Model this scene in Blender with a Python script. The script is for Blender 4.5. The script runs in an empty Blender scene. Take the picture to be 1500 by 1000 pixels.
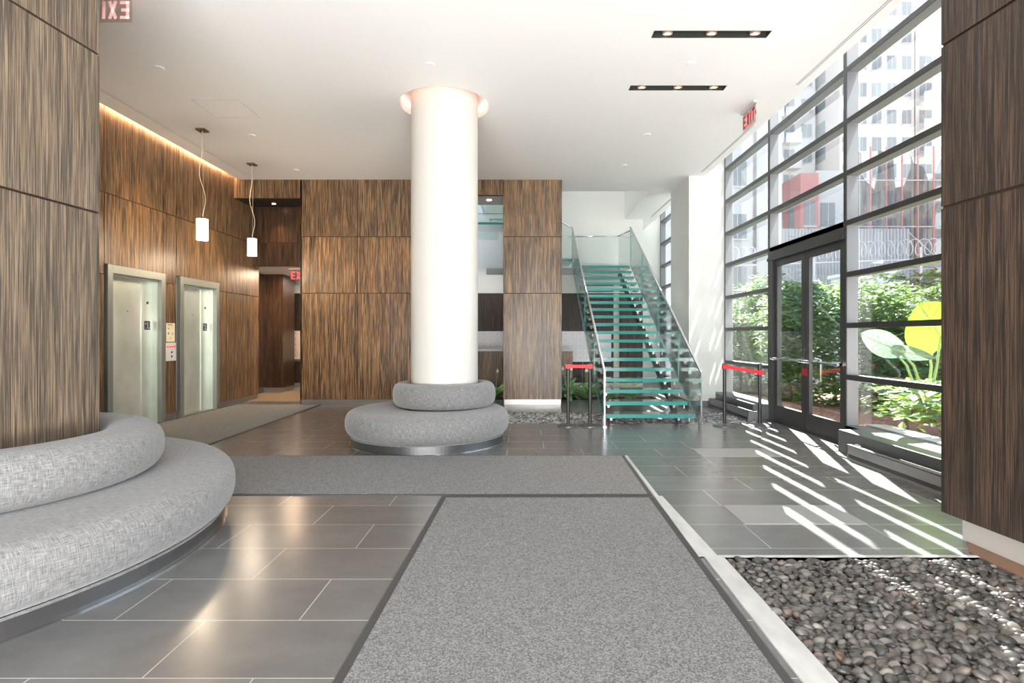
import bpy, bmesh, math, random
from mathutils import Vector, Matrix
random.seed(7)
C = bpy.context.scene
COL = C.collection
PI = math.pi

# ---------------------------------------------------------------- camera, world, sun, exposure
F = 820.0; VX, VY = 765.0, 492.0; HC = 1.4          # focal length and vanishing point in pixels, eye height
cam_d = bpy.data.cameras.new('camera'); cam = bpy.data.objects.new('camera', cam_d); COL.objects.link(cam)
cam.location = (0, 0, HC); cam.rotation_euler = (PI/2, 0, 0)
cam_d.sensor_width = 36; cam_d.lens = F/1500*36
cam_d.shift_x = (750-VX)/1500; cam_d.shift_y = (VY-500)/1500
cam_d.clip_start = 0.05; cam_d.clip_end = 500
C.camera = cam
C.view_settings.view_transform = 'Standard'; C.view_settings.look = 'None'
C.view_settings.exposure = 0.86; C.view_settings.gamma = 1; C.view_settings.use_curve_mapping = False
C.cycles.transparent_max_bounces = 24; C.cycles.max_bounces = 12; C.cycles.diffuse_bounces = 7
C.cycles.sample_clamp_indirect = 6; C.cycles.use_denoising = True; C.cycles.caustics_refractive = False

w = bpy.data.worlds.new('sky'); C.world = w; w.use_nodes = True
nt = w.node_tree; nt.nodes.clear()
sky = nt.nodes.new('ShaderNodeTexSky'); sky.sky_type = 'NISHITA'; sky.sun_disc = False
sky.sun_elevation = math.radians(40); sky.sun_rotation = math.radians(20); sky.air_density = 1.0; sky.dust_density = 1.5
sc_ = nt.nodes.new('ShaderNodeVectorMath'); sc_.operation = 'SCALE'; sc_.inputs[3].default_value = 0.10
mx = nt.nodes.new('ShaderNodeMix'); mx.data_type = 'RGBA'; mx.inputs[0].default_value = 0.3
mx.inputs[7].default_value = (0.9, 0.93, 1.0, 1)
bg = nt.nodes.new('ShaderNodeBackground'); bg.inputs[1].default_value = 2.4
out = nt.nodes.new('ShaderNodeOutputWorld')
nt.links.new(sky.outputs[0], sc_.inputs[0]); nt.links.new(sc_.outputs[0], mx.inputs[6])
nt.links.new(mx.outputs[2], bg.inputs[0]); nt.links.new(bg.outputs[0], out.inputs[0])

def lamp(name, kind, loc, direction, energy, color=(1, 1, 1), **kw):
    d = bpy.data.lights.new(name, kind); o = bpy.data.objects.new(name, d); COL.objects.link(o)
    o.location = loc; o.rotation_euler = Vector(direction).to_track_quat('-Z', 'Y').to_euler()
    d.energy = energy; d.color = color
    for k, v in kw.items(): setattr(d, k, v)
    return o
SUN = Vector((-.36, -1.15, -1))
lamp('sun', 'SUN', (20, 40, 40), SUN, 36.0, (1, .97, .92), angle=0.006)
# sunlight thrown back by a glass facade across the street, falling on the pilaster by the stair
SUN2 = Vector((-.36, 1.15, -1)).normalized()
p2 = Vector((3.6, 11.15, 2.3)) - SUN2*60
lamp('facade_reflection', 'SPOT', p2, SUN2, 160000, (1, .98, .95), spot_size=math.radians(4.5), spot_blend=.3, shadow_soft_size=.15)
# added fill lamps: two by the entrance glazing, one inside the closed stair void
lamp('entrance_fill', 'AREA', (0, -2.6, 2.0), (0.0, 1, .05), 110, (1, .985, .97), shape='RECTANGLE', size=6.2, size_y=3.4)
lamp('ceiling_fill', 'AREA', (0, -2.4, .35), (0.0, .9, 1), 820, (1, .985, .96), shape='RECTANGLE', size=6.2, size_y=1.4)  # unseen lamp tilted up to brighten the ceiling
lamp('stair_void_fill', 'AREA', (1.0, 13.8, 7.1), (0, 0, -1), 16, (.97, .99, 1), shape='RECTANGLE', size=3.4, size_y=2.6)

# ---------------------------------------------------------------- helpers
class MB:
    def __init__(s): s.v = []; s.f = []; s.m = []; s.uv = None; s.sm = False
    def quad(s, pts, mi=0):
        b = len(s.v); s.v += [tuple(p) for p in pts]; s.f.append(tuple(range(b, b+len(pts)))); s.m.append(mi)
    def box(s, x0, x1, y0, y1, z0, z1, mi=0, T=None):
        P = [Vector((x, y, z)) for z in (z0, z1) for y in (y0, y1) for x in (x0, x1)]
        if T: P = [T @ p for p in P]
        b = len(s.v); s.v += [tuple(p) for p in P]
        for q in ((0, 2, 3, 1), (4, 5, 7, 6), (0, 1, 5, 4), (2, 6, 7, 3), (0, 4, 6, 2), (1, 3, 7, 5)):
            s.f.append(tuple(b+i for i in q)); s.m.append(mi)
    def tube(s, pts, r, n=10, mi=0, caps=True):
        pts = [Vector(p) for p in pts]; rings = []
        for i, p in enumerate(pts):
            t = (pts[min(i+1, len(pts)-1)]-pts[max(i-1, 0)]).normalized()
            a = t.cross(Vector((0, 0, 1)) if abs(t.z) < .95 else Vector((1, 0, 0))).normalized(); c = t.cross(a)
            rr = r[i] if isinstance(r, (list, tuple)) else r
            b = len(s.v)
            for k in range(n):
                an = 2*PI*k/n; s.v.append(tuple(p+a*math.cos(an)*rr+c*math.sin(an)*rr))
            rings.append(b)
        for i in range(len(rings)-1):
            for k in range(n):
                s.f.append((rings[i]+k, rings[i]+(k+1) % n, rings[i+1]+(k+1) % n, rings[i+1]+k)); s.m.append(mi)
        if caps:
            s.f.append(tuple(rings[0]+k for k in range(n))[::-1]); s.m.append(mi)
            s.f.append(tuple(rings[-1]+k for k in range(n))); s.m.append(mi)
    def prism(s, poly, z0, z1, mi=0):
        n = len(poly); b = len(s.v)
        s.v += [(x, y, z0) for x, y in poly]+[(x, y, z1) for x, y in poly]
        s.f.append(tuple(range(b, b+n))[::-1]); s.m.append(mi); s.f.append(tuple(range(b+n, b+2*n))); s.m.append(mi)
        for i in range(n):
            j = (i+1) % n; s.f.append((b+i, b+j, b+n+j, b+n+i)); s.m.append(mi)
    def build(s, name, mat, parent=None, smooth=False, bevel=0, loc=None, recalc=True):
        me = bpy.data.meshes.new(name); me.from_pydata(s.v, [], s.f)
        mats = mat if isinstance(mat, (list, tuple)) else [mat]
        for m in mats: me.materials.append(m)
        for p, mi in zip(me.polygons, s.m): p.material_index = mi; p.use_smooth = smooth
        if s.uv:
            ul = me.uv_layers.new(name='UVMap')
            for p in me.polygons:
                for li in p.loop_indices: ul.data[li].uv = s.uv[me.loops[li].vertex_index]
        if recalc:
            bm = bmesh.new(); bm.from_mesh(me); bmesh.ops.recalc_face_normals(bm, faces=bm.faces); bm.to_mesh(me); bm.free()
        o = bpy.data.objects.new(name, me); COL.objects.link(o)
        if loc: o.location = loc
        if parent: o.parent = parent
        if bevel:
            b = o.modifiers.new('bevel', 'BEVEL'); b.width = bevel; b.segments = 2; b.limit_method = 'ANGLE'
        return o

def lathe(profile, cx=0, cy=0, n=72, closed=False, sx=1.0):
    """profile of (r, z); returns an MB with uv = metres along the ring, metres along the profile"""
    m = MB(); m.uv = []; k = len(profile); arc = [0]
    for i in range(1, k): arc.append(arc[-1]+math.dist(profile[i], profile[i-1]))
    R = max(p[0] for p in profile)
    for j in range(n+1):
        a = 2*PI*j/n
        for i, (r, z) in enumerate(profile):
            m.v.append((cx+r*math.cos(a), cy+r*math.sin(a), z)); m.uv.append((a*R, arc[i]))
    for j in range(n):
        for i in range(k-1):
            m.f.append((j*k+i, (j+1)*k+i, (j+1)*k+i+1, j*k+i+1)); m.m.append(0)
    return m

def tag(o, label=None, cat=None, group=None, kind=None):
    if label: o['label'] = label
    if cat: o['category'] = cat
    if group: o['group'] = group
    if kind: o['kind'] = kind
    return o
def empty(name, loc=(0, 0, 0), rz=0, label=None, cat=None, group=None, kind=None):
    o = bpy.data.objects.new(name, None); COL.objects.link(o); o.location = loc; o.rotation_euler = (0, 0, rz)
    o.empty_display_size = .1
    return tag(o, label, cat, group, kind)
def struct(o, label=None):
    o['kind'] = 'structure'
    if label: o['label'] = label
    return o
def copy_tree(o, parent=None):
    c = o.copy(); COL.objects.link(c); c.parent = parent
    for ch in o.children: copy_tree(ch, c)
    return c
def P(px, py, Y): return Vector(((px-VX)/F*Y, Y, HC-(py-VY)/F*Y))

# ---------------------------------------------------------------- materials
def mat(name, col=(.8, .8, .8), rough=.5, metal=0, **kw):
    m = bpy.data.materials.new(name); m.use_nodes = True
    b = m.node_tree.nodes['Principled BSDF']
    b.inputs['Base Color'].default_value = (*col, 1); b.inputs['Roughness'].default_value = rough; b.inputs['Metallic'].default_value = metal
    for k, v in kw.items(): b.inputs[k.replace('_', ' ')].default_value = v
    return m
def N(m, t): return m.node_tree.nodes.new(t)
def L(m, a, b): m.node_tree.links.new(a, b)
def B(m): return m.node_tree.nodes['Principled BSDF']
def ramp(m, fac, stops):
    r = N(m, 'ShaderNodeValToRGB'); e = r.color_ramp.elements
    while len(e) < len(stops): e.new(.5)
    for i, (p, c) in enumerate(stops): e[i].position = p; e[i].color = (*c, 1)
    L(m, fac, r.inputs[0]); return r.outputs[0]
def mapping(m, scale, src='pos', off=None):
    if src == 'pos': co = N(m, 'ShaderNodeNewGeometry').outputs['Position']
    else: co = N(m, 'ShaderNodeTexCoord').outputs[src]
    if off is not None:
        ad = N(m, 'ShaderNodeVectorMath'); L(m, co, ad.inputs[0]); L(m, off, ad.inputs[1]); co = ad.outputs[0]
    mp = N(m, 'ShaderNodeMapping'); mp.inputs['Scale'].default_value = scale; L(m, co, mp.inputs[0]); return mp.outputs[0]
def noise(m, vec, scale=1, detail=4, rough=.55):
    n = N(m, 'ShaderNodeTexNoise'); n.inputs['Scale'].default_value = scale; n.inputs['Detail'].default_value = detail; n.inputs['Roughness'].default_value = rough
    L(m, vec, n.inputs['Vector']); return n.outputs['Fac']
def bump(m, h, strength=.3, dist=.01):
    b = N(m, 'ShaderNodeBump'); b.inputs['Strength'].default_value = strength; b.inputs['Distance'].default_value = dist
    L(m, h, b.inputs['Height']); L(m, b.outputs[0], B(m).inputs['Normal'])

def wood(name, c0, c1, c2, rough=.38, fine=120):
    m = mat(name, c1, rough)
    g = N(m, 'ShaderNodeNewGeometry')
    sc = N(m, 'ShaderNodeVectorMath'); sc.operation = 'SCALE'; sc.inputs[0].default_value = (13, 7, 5); L(m, g.outputs['Random Per Island'], sc.inputs[3])
    v = mapping(m, (fine, fine, 2.2), off=sc.outputs[0])
    n1 = noise(m, v, 1, 5, .62)
    v2 = mapping(m, (fine*.16, fine*.16, .5), off=sc.outputs[0]); n2 = noise(m, v2, 1, 3)
    v3 = mapping(m, (fine*2.4, fine*2.4, 3.2), off=sc.outputs[0]); n3 = noise(m, v3, 1, 2)
    a = N(m, 'ShaderNodeMath'); a.operation = 'MULTIPLY_ADD'; L(m, n2, a.inputs[0]); a.inputs[1].default_value = .28; L(m, n1, a.inputs[2])
    a2 = N(m, 'ShaderNodeMath'); a2.operation = 'MULTIPLY_ADD'; L(m, n3, a2.inputs[0]); a2.inputs[1].default_value = .35; L(m, a.outputs[0], a2.inputs[2])
    mr = N(m, 'ShaderNodeMapRange'); mr.inputs[1].default_value = .58; mr.inputs[2].default_value = 1.04; L(m, a2.outputs[0], mr.inputs[0])
    col = ramp(m, mr.outputs[0], [(.2, c0), (.48, c1), (.8, c2)])
    L(m, col, B(m).inputs['Base Color']); bump(m, n1, .12, .002)
    return m
M = {}
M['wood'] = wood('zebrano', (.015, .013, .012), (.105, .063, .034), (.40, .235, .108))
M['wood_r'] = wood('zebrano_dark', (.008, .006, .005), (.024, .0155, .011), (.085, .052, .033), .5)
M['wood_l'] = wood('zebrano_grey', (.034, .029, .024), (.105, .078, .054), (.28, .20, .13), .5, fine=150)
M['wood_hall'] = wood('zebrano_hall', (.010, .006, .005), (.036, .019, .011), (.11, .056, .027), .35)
M['groove'] = mat('groove_backing', (.05, .03, .018), .7)
M['white'] = mat('white_paint', (.88, .88, .865), .6)
M['white2'] = mat('white_wall', (.70, .71, .675), .6)
M['column'] = mat('column_plaster', (.60, .58, .535), .5)
M['grey_wall'] = mat('grey_wall', (.62, .62, .63), .6)
M['black'] = mat('black_metal', (.02, .02, .02), .35)
M['dark_frame'] = mat('dark_anodised_frame', (.050, .049, .049), .38, .25)
M['reveal'] = mat('silver_reveal', (.24, .24, .245), .4, .4)
M['steel'] = mat('brushed_steel', (.66, .68, .64), .36, .55)
M['frame_steel'] = mat('elevator_frame_steel', (.36, .39, .36), .4, .6)
M['chrome'] = mat('chrome', (.75, .76, .77), .15, 1)
M['alu'] = mat('aluminium_plinth', (.42, .41, .39), .36, .8)
M['darksteel'] = mat('dark_steel', (.16, .17, .17), .4, .6)
M['red'] = mat('red_belt', (.85, .015, .03), .5)
M['red_letter'] = mat('red_letters', (.75, .02, .02), .5)
M['rubber'] = mat('mat_border', (.05, .05, .05), .7)
M['brass'] = mat('canopy_bronze', (.25, .19, .11), .3, .8)
M['cable'] = mat('clear_cable', (.75, .7, .6), .4)
M['paper'] = mat('notice_paper', (.86, .82, .62), .7)
M['mail'] = mat('mailbox_metal', (.66, .66, .68), .4, .2)
M['counter'] = mat('counter_top', (.6, .6, .6), .4)
M['brown'] = mat('brown_floor_strip', (.22, .12, .07), .5)
M['soil'] = mat('soil', (.10, .055, .035), .95)
M['concrete'] = mat('concrete', (.42, .41, .40), .8)

def emis(name, col, strength):
    m = mat(name, col, .5); B(m).inputs['Emission Color'].default_value = (*col, 1); B(m).inputs['Emission Strength'].default_value = strength
    return m
M['lamp'] = emis('pendant_shade_glow', (1, .86, .62), 7)
M['lamp2'] = emis('pendant_shade_dim', (1, .90, .85), 1.2)
M['bulb'] = emis('halogen_bulb', (1, .72, .5), 14)
M['cove'] = emis('cove_lamp', (1, .72, .48), 110)
M['ring'] = emis('ring_lamp', (1, .50, .38), 1.6)

# brushed steel doors: fine grain; pale green window sheen put into the base colour
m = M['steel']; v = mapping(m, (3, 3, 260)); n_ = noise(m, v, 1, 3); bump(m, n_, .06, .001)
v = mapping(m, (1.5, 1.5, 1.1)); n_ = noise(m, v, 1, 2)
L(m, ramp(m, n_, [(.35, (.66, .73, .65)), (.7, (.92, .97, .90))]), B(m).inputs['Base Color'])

def glass(name, tint, refl=1.0):
    m = bpy.data.materials.new(name); m.use_nodes = True; t = m.node_tree; t.nodes.clear()
    tr = t.nodes.new('ShaderNodeBsdfTransparent'); tr.inputs[0].default_value = (*tint, 1)
    gl = t.nodes.new('ShaderNodeBsdfGlossy'); gl.inputs['Roughness'].default_value = .01
    fr = t.nodes.new('ShaderNodeFresnel'); fr.inputs[0].default_value = 1.45
    mu = t.nodes.new('ShaderNodeMath'); mu.operation = 'MULTIPLY'; mu.inputs[1].default_value = refl
    ms = t.nodes.new('ShaderNodeMixShader'); o = t.nodes.new('ShaderNodeOutputMaterial')
    t.links.new(fr.outputs[0], mu.inputs[0]); t.links.new(mu.outputs[0], ms.inputs[0]); t.links.new(tr.outputs[0], ms.inputs[1]); t.links.new(gl.outputs[0], ms.inputs[2]); t.links.new(ms.outputs[0], o.inputs[0])
    return m
M['win'] = glass('window_glass', (.97, .985, .98), .4)
M['guard'] = glass('guard_glass', (.93, .975, .968), .7)
M['teal_edge'] = mat('glass_edge', (.07, .36, .32), .12)
M['teal_edge'].node_tree.nodes['Principled BSDF'].inputs['Transmission Weight'].default_value = .25
M['tread'] = mat('laminated_glass_tread', (.84, .965, .95), .10)
B(M['tread']).inputs['Transmission Weight'].default_value = .88; B(M['tread']).inputs['IOR'].default_value = 1.3
M['acrylic'] = glass('clear_acrylic', (.97, .93, .93), .6)

# floor tile: stone, running bond 0.914 x 0.467
m = M['tile'] = mat('grey_stone_tile', (.16, .16, .16), .16)
br = N(m, 'ShaderNodeTexBrick'); br.offset = .5; br.offset_frequency = 2; br.squash = 1
br.inputs['Color1'].default_value = (.135, .135, .136, 1); br.inputs['Color2'].default_value = (.16, .16, .16, 1); br.inputs['Mortar'].default_value = (.44, .44, .43, 1)
br.inputs['Scale'].default_value = 1; br.inputs['Mortar Size'].default_value = .0028; br.inputs['Mortar Smooth'].default_value = 0
br.inputs['Brick Width'].default_value = .914; br.inputs['Row Height'].default_value = .467
pos = N(m, 'ShaderNodeNewGeometry').outputs['Position']
ad = N(m, 'ShaderNodeVectorMath'); ad.inputs[1].default_value = (1.10+.914*10, -2.291+.467*10, 0); L(m, pos, ad.inputs[0]); L(m, ad.outputs[0], br.inputs['Vector'])
nz = noise(m, mapping(m, (1, 1.6, 1)), 2.2, 6, .6)
mm = N(m, 'ShaderNodeMix'); mm.data_type = 'RGBA'; mm.blend_type = 'MULTIPLY'; mm.inputs[0].default_value = .6
L(m, br.outputs['Color'], mm.inputs[6]); L(m, ramp(m, nz, [(.3, (.72, .72, .72)), (.7, (1.1, 1.1, 1.08))]), mm.inputs[7]); L(m, mm.outputs[2], B(m).inputs['Base Color'])
B(m).inputs['IOR'].default_value = 1.72
rr = N(m, 'ShaderNodeMapRange'); rr.inputs[3].default_value = .17; rr.inputs[4].default_value = .30; L(m, nz, rr.inputs[0]); L(m, rr.outputs[0], B(m).inputs['Roughness'])
bump(m, noise(m, mapping(m, (3, 3, 3)), 1, 2), .02, .01)
M['plate'] = mat('light_textured_tile', (.27, .27, .27), .35)
bump(M['plate'], noise(M['plate'], mapping(M['plate'], (120, 120, 120)), 1, 2), .3, .003)
M['strip'] = mat('light_stone_strip', (.52, .52, .51), .3)
L(M['strip'], ramp(M['strip'], noise(M['strip'], mapping(M['strip'], (4, 1.5, 1)), 2, 5), [(.3, (.42, .42, .41)), (.7, (.58, .58, .57))]), B(M['strip']).inputs['Base Color'])

m = M['carpet'] = mat('grey_loop_mat', (.25, .25, .25), .95)
vo = N(m, 'ShaderNodeTexVoronoi'); vo.inputs['Scale'].default_value = 170; L(m, mapping(m, (1, 1, 1)), vo.inputs['Vector'])
sp = N(m, 'ShaderNodeSeparateColor'); L(m, vo.outputs['Color'], sp.inputs[0])
n_ = noise(m, mapping(m, (1, 1, 1)), 26, 4, .7)
a = N(m, 'ShaderNodeMath'); a.operation = 'MULTIPLY_ADD'; L(m, n_, a.inputs[0]); a.inputs[1].default_value = .5; L(m, sp.outputs[0], a.inputs[2])
L(m, ramp(m, a.outputs[0], [(.1, (.045, .045, .045)), (.6, (.115, .115, .116)), (1.0, (.23, .23, .23))]), B(m).inputs['Base Color']); bump(m, vo.outputs['Distance'], .6, .006); B(m).inputs['Sheen Weight'].default_value = .12

m = M['fabric'] = mat('grey_woven_fabric', (.4, .4, .4), .95)
uv = N(m, 'ShaderNodeTexCoord').outputs['UV']
def uvn(sc):
    mp = N(m, 'ShaderNodeMapping'); mp.inputs['Scale'].default_value = sc; L(m, uv, mp.inputs[0]); return noise(m, mp.outputs[0], 1, 3, .65)
na, nb = uvn((240, 16, 1)), uvn((16, 240, 1))
a = N(m, 'ShaderNodeMath'); a.operation = 'ADD'; L(m, na, a.inputs[0]); L(m, nb, a.inputs[1])
L(m, ramp(m, a.outputs[0], [(.72, (.065, .065, .065)), (1.0, (.175, .175, .174)), (1.25, (.30, .30, .298))]), B(m).inputs['Base Color'])
B(m).inputs['Sheen Weight'].default_value = .3
bump(m, a.outputs[0], .35, .004)
# (ramp positions beyond 1 are clipped, so scale the sum down)
r_ = [n for n in m.node_tree.nodes if n.type == 'VALTORGB'][0]
hf = N(m, 'ShaderNodeMath'); hf.operation = 'MULTIPLY'; hf.inputs[1].default_value = .5; L(m, a.outputs[0], hf.inputs[0]); L(m, hf.outputs[0], r_.inputs[0])
for e, p_ in zip(r_.color_ramp.elements, (.36, .5, .64)): e.position = p_

m = M['pebble'] = mat('river_pebble', (.2, .18, .17), .25)
oi = N(m, 'ShaderNodeObjectInfo'); g = N(m, 'ShaderNodeNewGeometry')
a = N(m, 'ShaderNodeMath'); a.operation = 'ADD'; L(m, oi.outputs['Random'], a.inputs[0]); L(m, g.outputs['Random Per Island'], a.inputs[1])
fr = N(m, 'ShaderNodeMath'); fr.operation = 'FRACT'; L(m, a.outputs[0], fr.inputs[0])
col = ramp(m, fr.outputs[0], [(0, (.035, .033, .032)), (.3, (.075, .069, .063)), (.55, (.12, .105, .092)), (.75, (.075, .074, .072)), (.92, (.21, .195, .175)), (1, (.12, .075, .055))])
L(m, col, B(m).inputs['Base Color'])

m = M['pebble_lit'] = mat('lit_pebble', (.3, .3, .3), .5)  # same pebbles as the front bed, stronger light put into the colour
L(m, ramp(m, N(m, 'ShaderNodeNewGeometry').outputs['Random Per Island'], [(0, (.08, .08, .08)), (.5, (.30, .30, .29)), (1, (.58, .58, .57))]), B(m).inputs['Base Color'])

def leafm(name, a_, b_, tr=.35):
    m = mat(name, a_, .4); g = N(m, 'ShaderNodeNewGeometry')
    c = ramp(m, g.outputs['Random Per Island'], [(0, a_), (1, b_)]); L(m, c, B(m).inputs['Base Color'])
    t = N(m, 'ShaderNodeBsdfTranslucent'); L(m, c, t.inputs[0]); s = N(m, 'ShaderNodeMixShader'); s.inputs[0].default_value = tr
    o = [n for n in m.node_tree.nodes if n.type == 'OUTPUT_MATERIAL'][0]
    L(m, B(m).outputs[0], s.inputs[1]); L(m, t.outputs[0], s.inputs[2]); L(m, s.outputs[0], o.inputs[0]); return m
M['leaf'] = leafm('shrub_leaf', (.07, .16, .05), (.26, .38, .12), .4)
M['leaf_y'] = leafm('ground_cover_leaf', (.22, .36, .08), (.42, .55, .18), .4)
M['leaf_big'] = leafm('elephant_ear_leaf', (.20, .36, .03), (.20, .36, .03), .45)
M['leaf_pale'] = leafm('pale_leaf', (.20, .29, .21), (.24, .33, .25), .3)
M['fern'] = leafm('fern_leaf', (.10, .26, .07), (.38, .58, .25), .3)
M['stem'] = mat('stem', (.22, .17, .11), .8)
M['stem_g'] = mat('green_stem', (.45, .58, .25), .6)

# ---------------------------------------------------------------- the setting
ZC = HC+3.19                       # ceiling height 4.59
XW = 4.12                          # inner face of the window wall
def split_rects(x0, x1, y0, y1, holes):
    xs = sorted({x0, x1, *[h[0] for h in holes], *[h[1] for h in holes]}); ys = sorted({y0, y1, *[h[2] for h in holes], *[h[3] for h in holes]})
    for i in range(len(xs)-1):
        for j in range(len(ys)-1):
            cx, cy = (xs[i]+xs[i+1])/2, (ys[j]+ys[j+1])/2
            if x0 <= cx <= x1 and y0 <= cy <= y1 and not any(h[0] < cx < h[1] and h[2] < cy < h[3] for h in holes):
                yield xs[i], xs[i+1], ys[j], ys[j+1]
# floor, with a sunk bed for the pebbles at the front and one along the stair
PIT = (1.27, 2.89, .2, 3.54); PIT2 = (-1.3, 3.86, 8.97, 10.27)
PLANT = (-2.0, 3.0, 12.34, 13.1)
fl = MB()
for r in split_rects(-7.5, XW+.2, -3, 17, [PIT, PIT2, PLANT]): fl.box(*r, -.12, 0)
for h in (PIT, PIT2): fl.box(*h, -.12, -.07, 1)
fl.box(*PLANT, -.12, -.03, 1)
struct(fl.build('floor', [M['tile'], M['soil']]), 'polished grey stone tile floor')

COLC = (-1.076, 7.765); COLR = .459; RINGR = .612
SLOTS = [(1.38, 2.61, 5.85, 5.99), (1.38, 2.61, 7.13, 7.27)]
ce = MB(); q = .8
hole_c = (COLC[0]-q, COLC[0]+q, COLC[1]-q, COLC[1]+q)
VOID = (-1.0, 2.80, 12.34, 15.3)
DIFF = [(3.475, 3.515, -1, 7.13), (3.475, 3.515, 8.47, 10.95), (3.44, 3.48, 12.9, 15.0), (-5.48, -5.44, 3, 11.40)]
for r in split_rects(-5.78, 3.64, -3, 11.44, [hole_c]+SLOTS+DIFF): ce.box(*r, ZC, ZC+.14)
for r in split_rects(-.39, 3.64, 11.44, 15.3, [VOID]+DIFF): ce.box(*r, ZC, ZC+.14)
ce.box(3.3, 3.64, 15.3, 17, ZC, ZC+.14)
ce.box(3.60, 3.64, -3, 17, ZC+.14, ZC+1.6)                  # upstand behind the window pocket
ce.box(3.60, XW+.12, -3, 17, ZC+1.6, ZC+1.7)
ce.box(-6.1, -5.6, -3, 11.5, ZC+.32, ZC+.40); ce.box(-5.66, -5.6, -3, 11.42, ZC+.14, ZC+.34); ce.box(-6.1, -5.6, 11.47, 11.6, ZC+.0, ZC+.45)   # cove pocket
ce.box(2.80, 2.84, 12.34, 15.3, ZC+.14, 7.2); ce.box(-1.0, 2.84, 12.28, 12.34, ZC+.14, 7.2); ce.box(-1.06, -1.0, 12.28, 15.3, ZC+.14, 7.2); ce.box(-1.1, 3.4, 12.2, 15.8, 7.2, 7.3)  # void upstands; unseen roof added to dim the far wall
n = 64                                                       # square hole to round ring
sq = []; ci = []
for k in range(n):
    a = 2*PI*k/n; c, s = math.cos(a), math.sin(a); t = q/max(abs(c), abs(s))
    sq.append((COLC[0]+c*t, COLC[1]+s*t)); ci.append((COLC[0]+c*RINGR, COLC[1]+s*RINGR))
for k in range(n):
    j = (k+1) % n
    ce.quad([(*sq[k], ZC), (*sq[j], ZC), (*ci[j], ZC), (*ci[k], ZC)])
    ce.quad([(*ci[k], ZC), (*ci[j], ZC), (*ci[j], ZC+.14), (*ci[k], ZC+.14)])
ce.quad([(x, y, ZC+.14) for x, y in sq])
for s_ in SLOTS: ce.box(s_[0]-.02, s_[1]+.02, s_[2]-.02, s_[3]+.02, ZC+.12, ZC+.14, 1)
for s_ in DIFF: ce.box(s_[0]-.01, s_[1]+.01, s_[2]-.01, s_[3]+.01, ZC+.010, ZC+.02, 1); ce.box((s_[0]+s_[1])/2-.006, (s_[0]+s_[1])/2+.006, s_[2], s_[3], ZC, ZC+.009)
ceil_o = struct(ce.build('ceiling', [M['white'], M['black']], recalc=False), 'flat white plaster ceiling')

def panels(name, O, U, rects, m, Nn, thick=.03, gap=.012, back=True, label=None):
    """wood panels in the vertical plane through O along unit U; Nn points into the room; rects = (u0,u1,z0,z1)"""
    O, U, Nn = Vector(O), Vector(U), Vector(Nn); mb = MB()
    T = Matrix(((U.x, Nn.x, 0, O.x), (U.y, Nn.y, 0, O.y), (0, 0, 1, 0), (0, 0, 0, 1)))
    for u0, u1, z0, z1 in rects:
        mb.box(u0+gap/2, u1-gap/2, -thick, 0, z0+gap/2, z1-gap/2, 0, T)
        if back: mb.box(u0, u1, -thick-.05, -thick+.008, z0, z1, 1, T)
    return struct(mb.build(name, [m, M['groove']], recalc=False if False else True), label)
G1, G2 = 2.272, 3.425
# back wood wall, left of the column
us = [0, 1.17, 2.34, 3.51]
rc = []
for a_, b_ in zip(us, us[1:]):
    for z0, z1 in ((.105, G1), (G1, G2), (G2, ZC+.1)): rc.append((a_, b_, z0, z1))
YB = 11.42
panels('wall_back', (-4.53, YB, 0), (1, 0, 0), rc, M['wood'], (0, -1, 0), label='zebra wood panel wall behind the column')
st = MB(); st.box(-4.53, -1.02, YB+.08, YB+.5, 0, ZC+.14); st.box(-4.53, -4.5, YB, YB+.5, 0, ZC); struct(st.build('wall_back_core', M['wood']))
st = MB(); st.box(-4.50, -1.05, YB+.03, YB+.1, 0, .105); struct(st.build('baseboard_back', M['alu']))
# header boards over the hall opening and the stair opening
rc = [(0, 1.42, ZC-.38, ZC+.1)]; panels('wall_hall_header', (-5.95, YB, 0), (1, 0, 0), rc, M['wood'], (0, -1, 0))
rc = [(0, .63, ZC-.32, ZC+.1)]; panels('wall_stair_header', (-1.02, YB, 0), (1, 0, 0), rc, M['wood'], (0, -1, 0))
# right wood pier
rc = [(0, 1.20, .105, G1), (0, 1.20, G1, G2), (0, 1.20, G2, ZC-.0)]
panels('wall_pier', (-.39, YB, 0), (1, 0, 0), rc, M['wood'], (0, -1, 0), label='zebra wood pier beside the glass stair')
panels('wall_pier_side', (.805, YB+.035, 0), (0, 1, 0), [(0, .6, a_, b_) for a_, b_ in ((.105, G1), (G1, G2), (G2, ZC))], M['wood'], (1, 0, 0))
st = MB(); st.box(-.39, .73, YB+.08, YB+.6, 0.1, ZC); struct(st.build('wall_pier_core', M['wood']))
st = MB(); st.box(-.37, .79, YB+.02, YB+.5, 0, .105); struct(st.build('baseboard_pier', M['alu']))
st = MB(); st.box(-1.02, -.39, YB+.1, 12.3, ZC-.31, ZC-.2); struct(st.build('ceiling_stair_soffit', M['grey_wall']))

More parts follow.
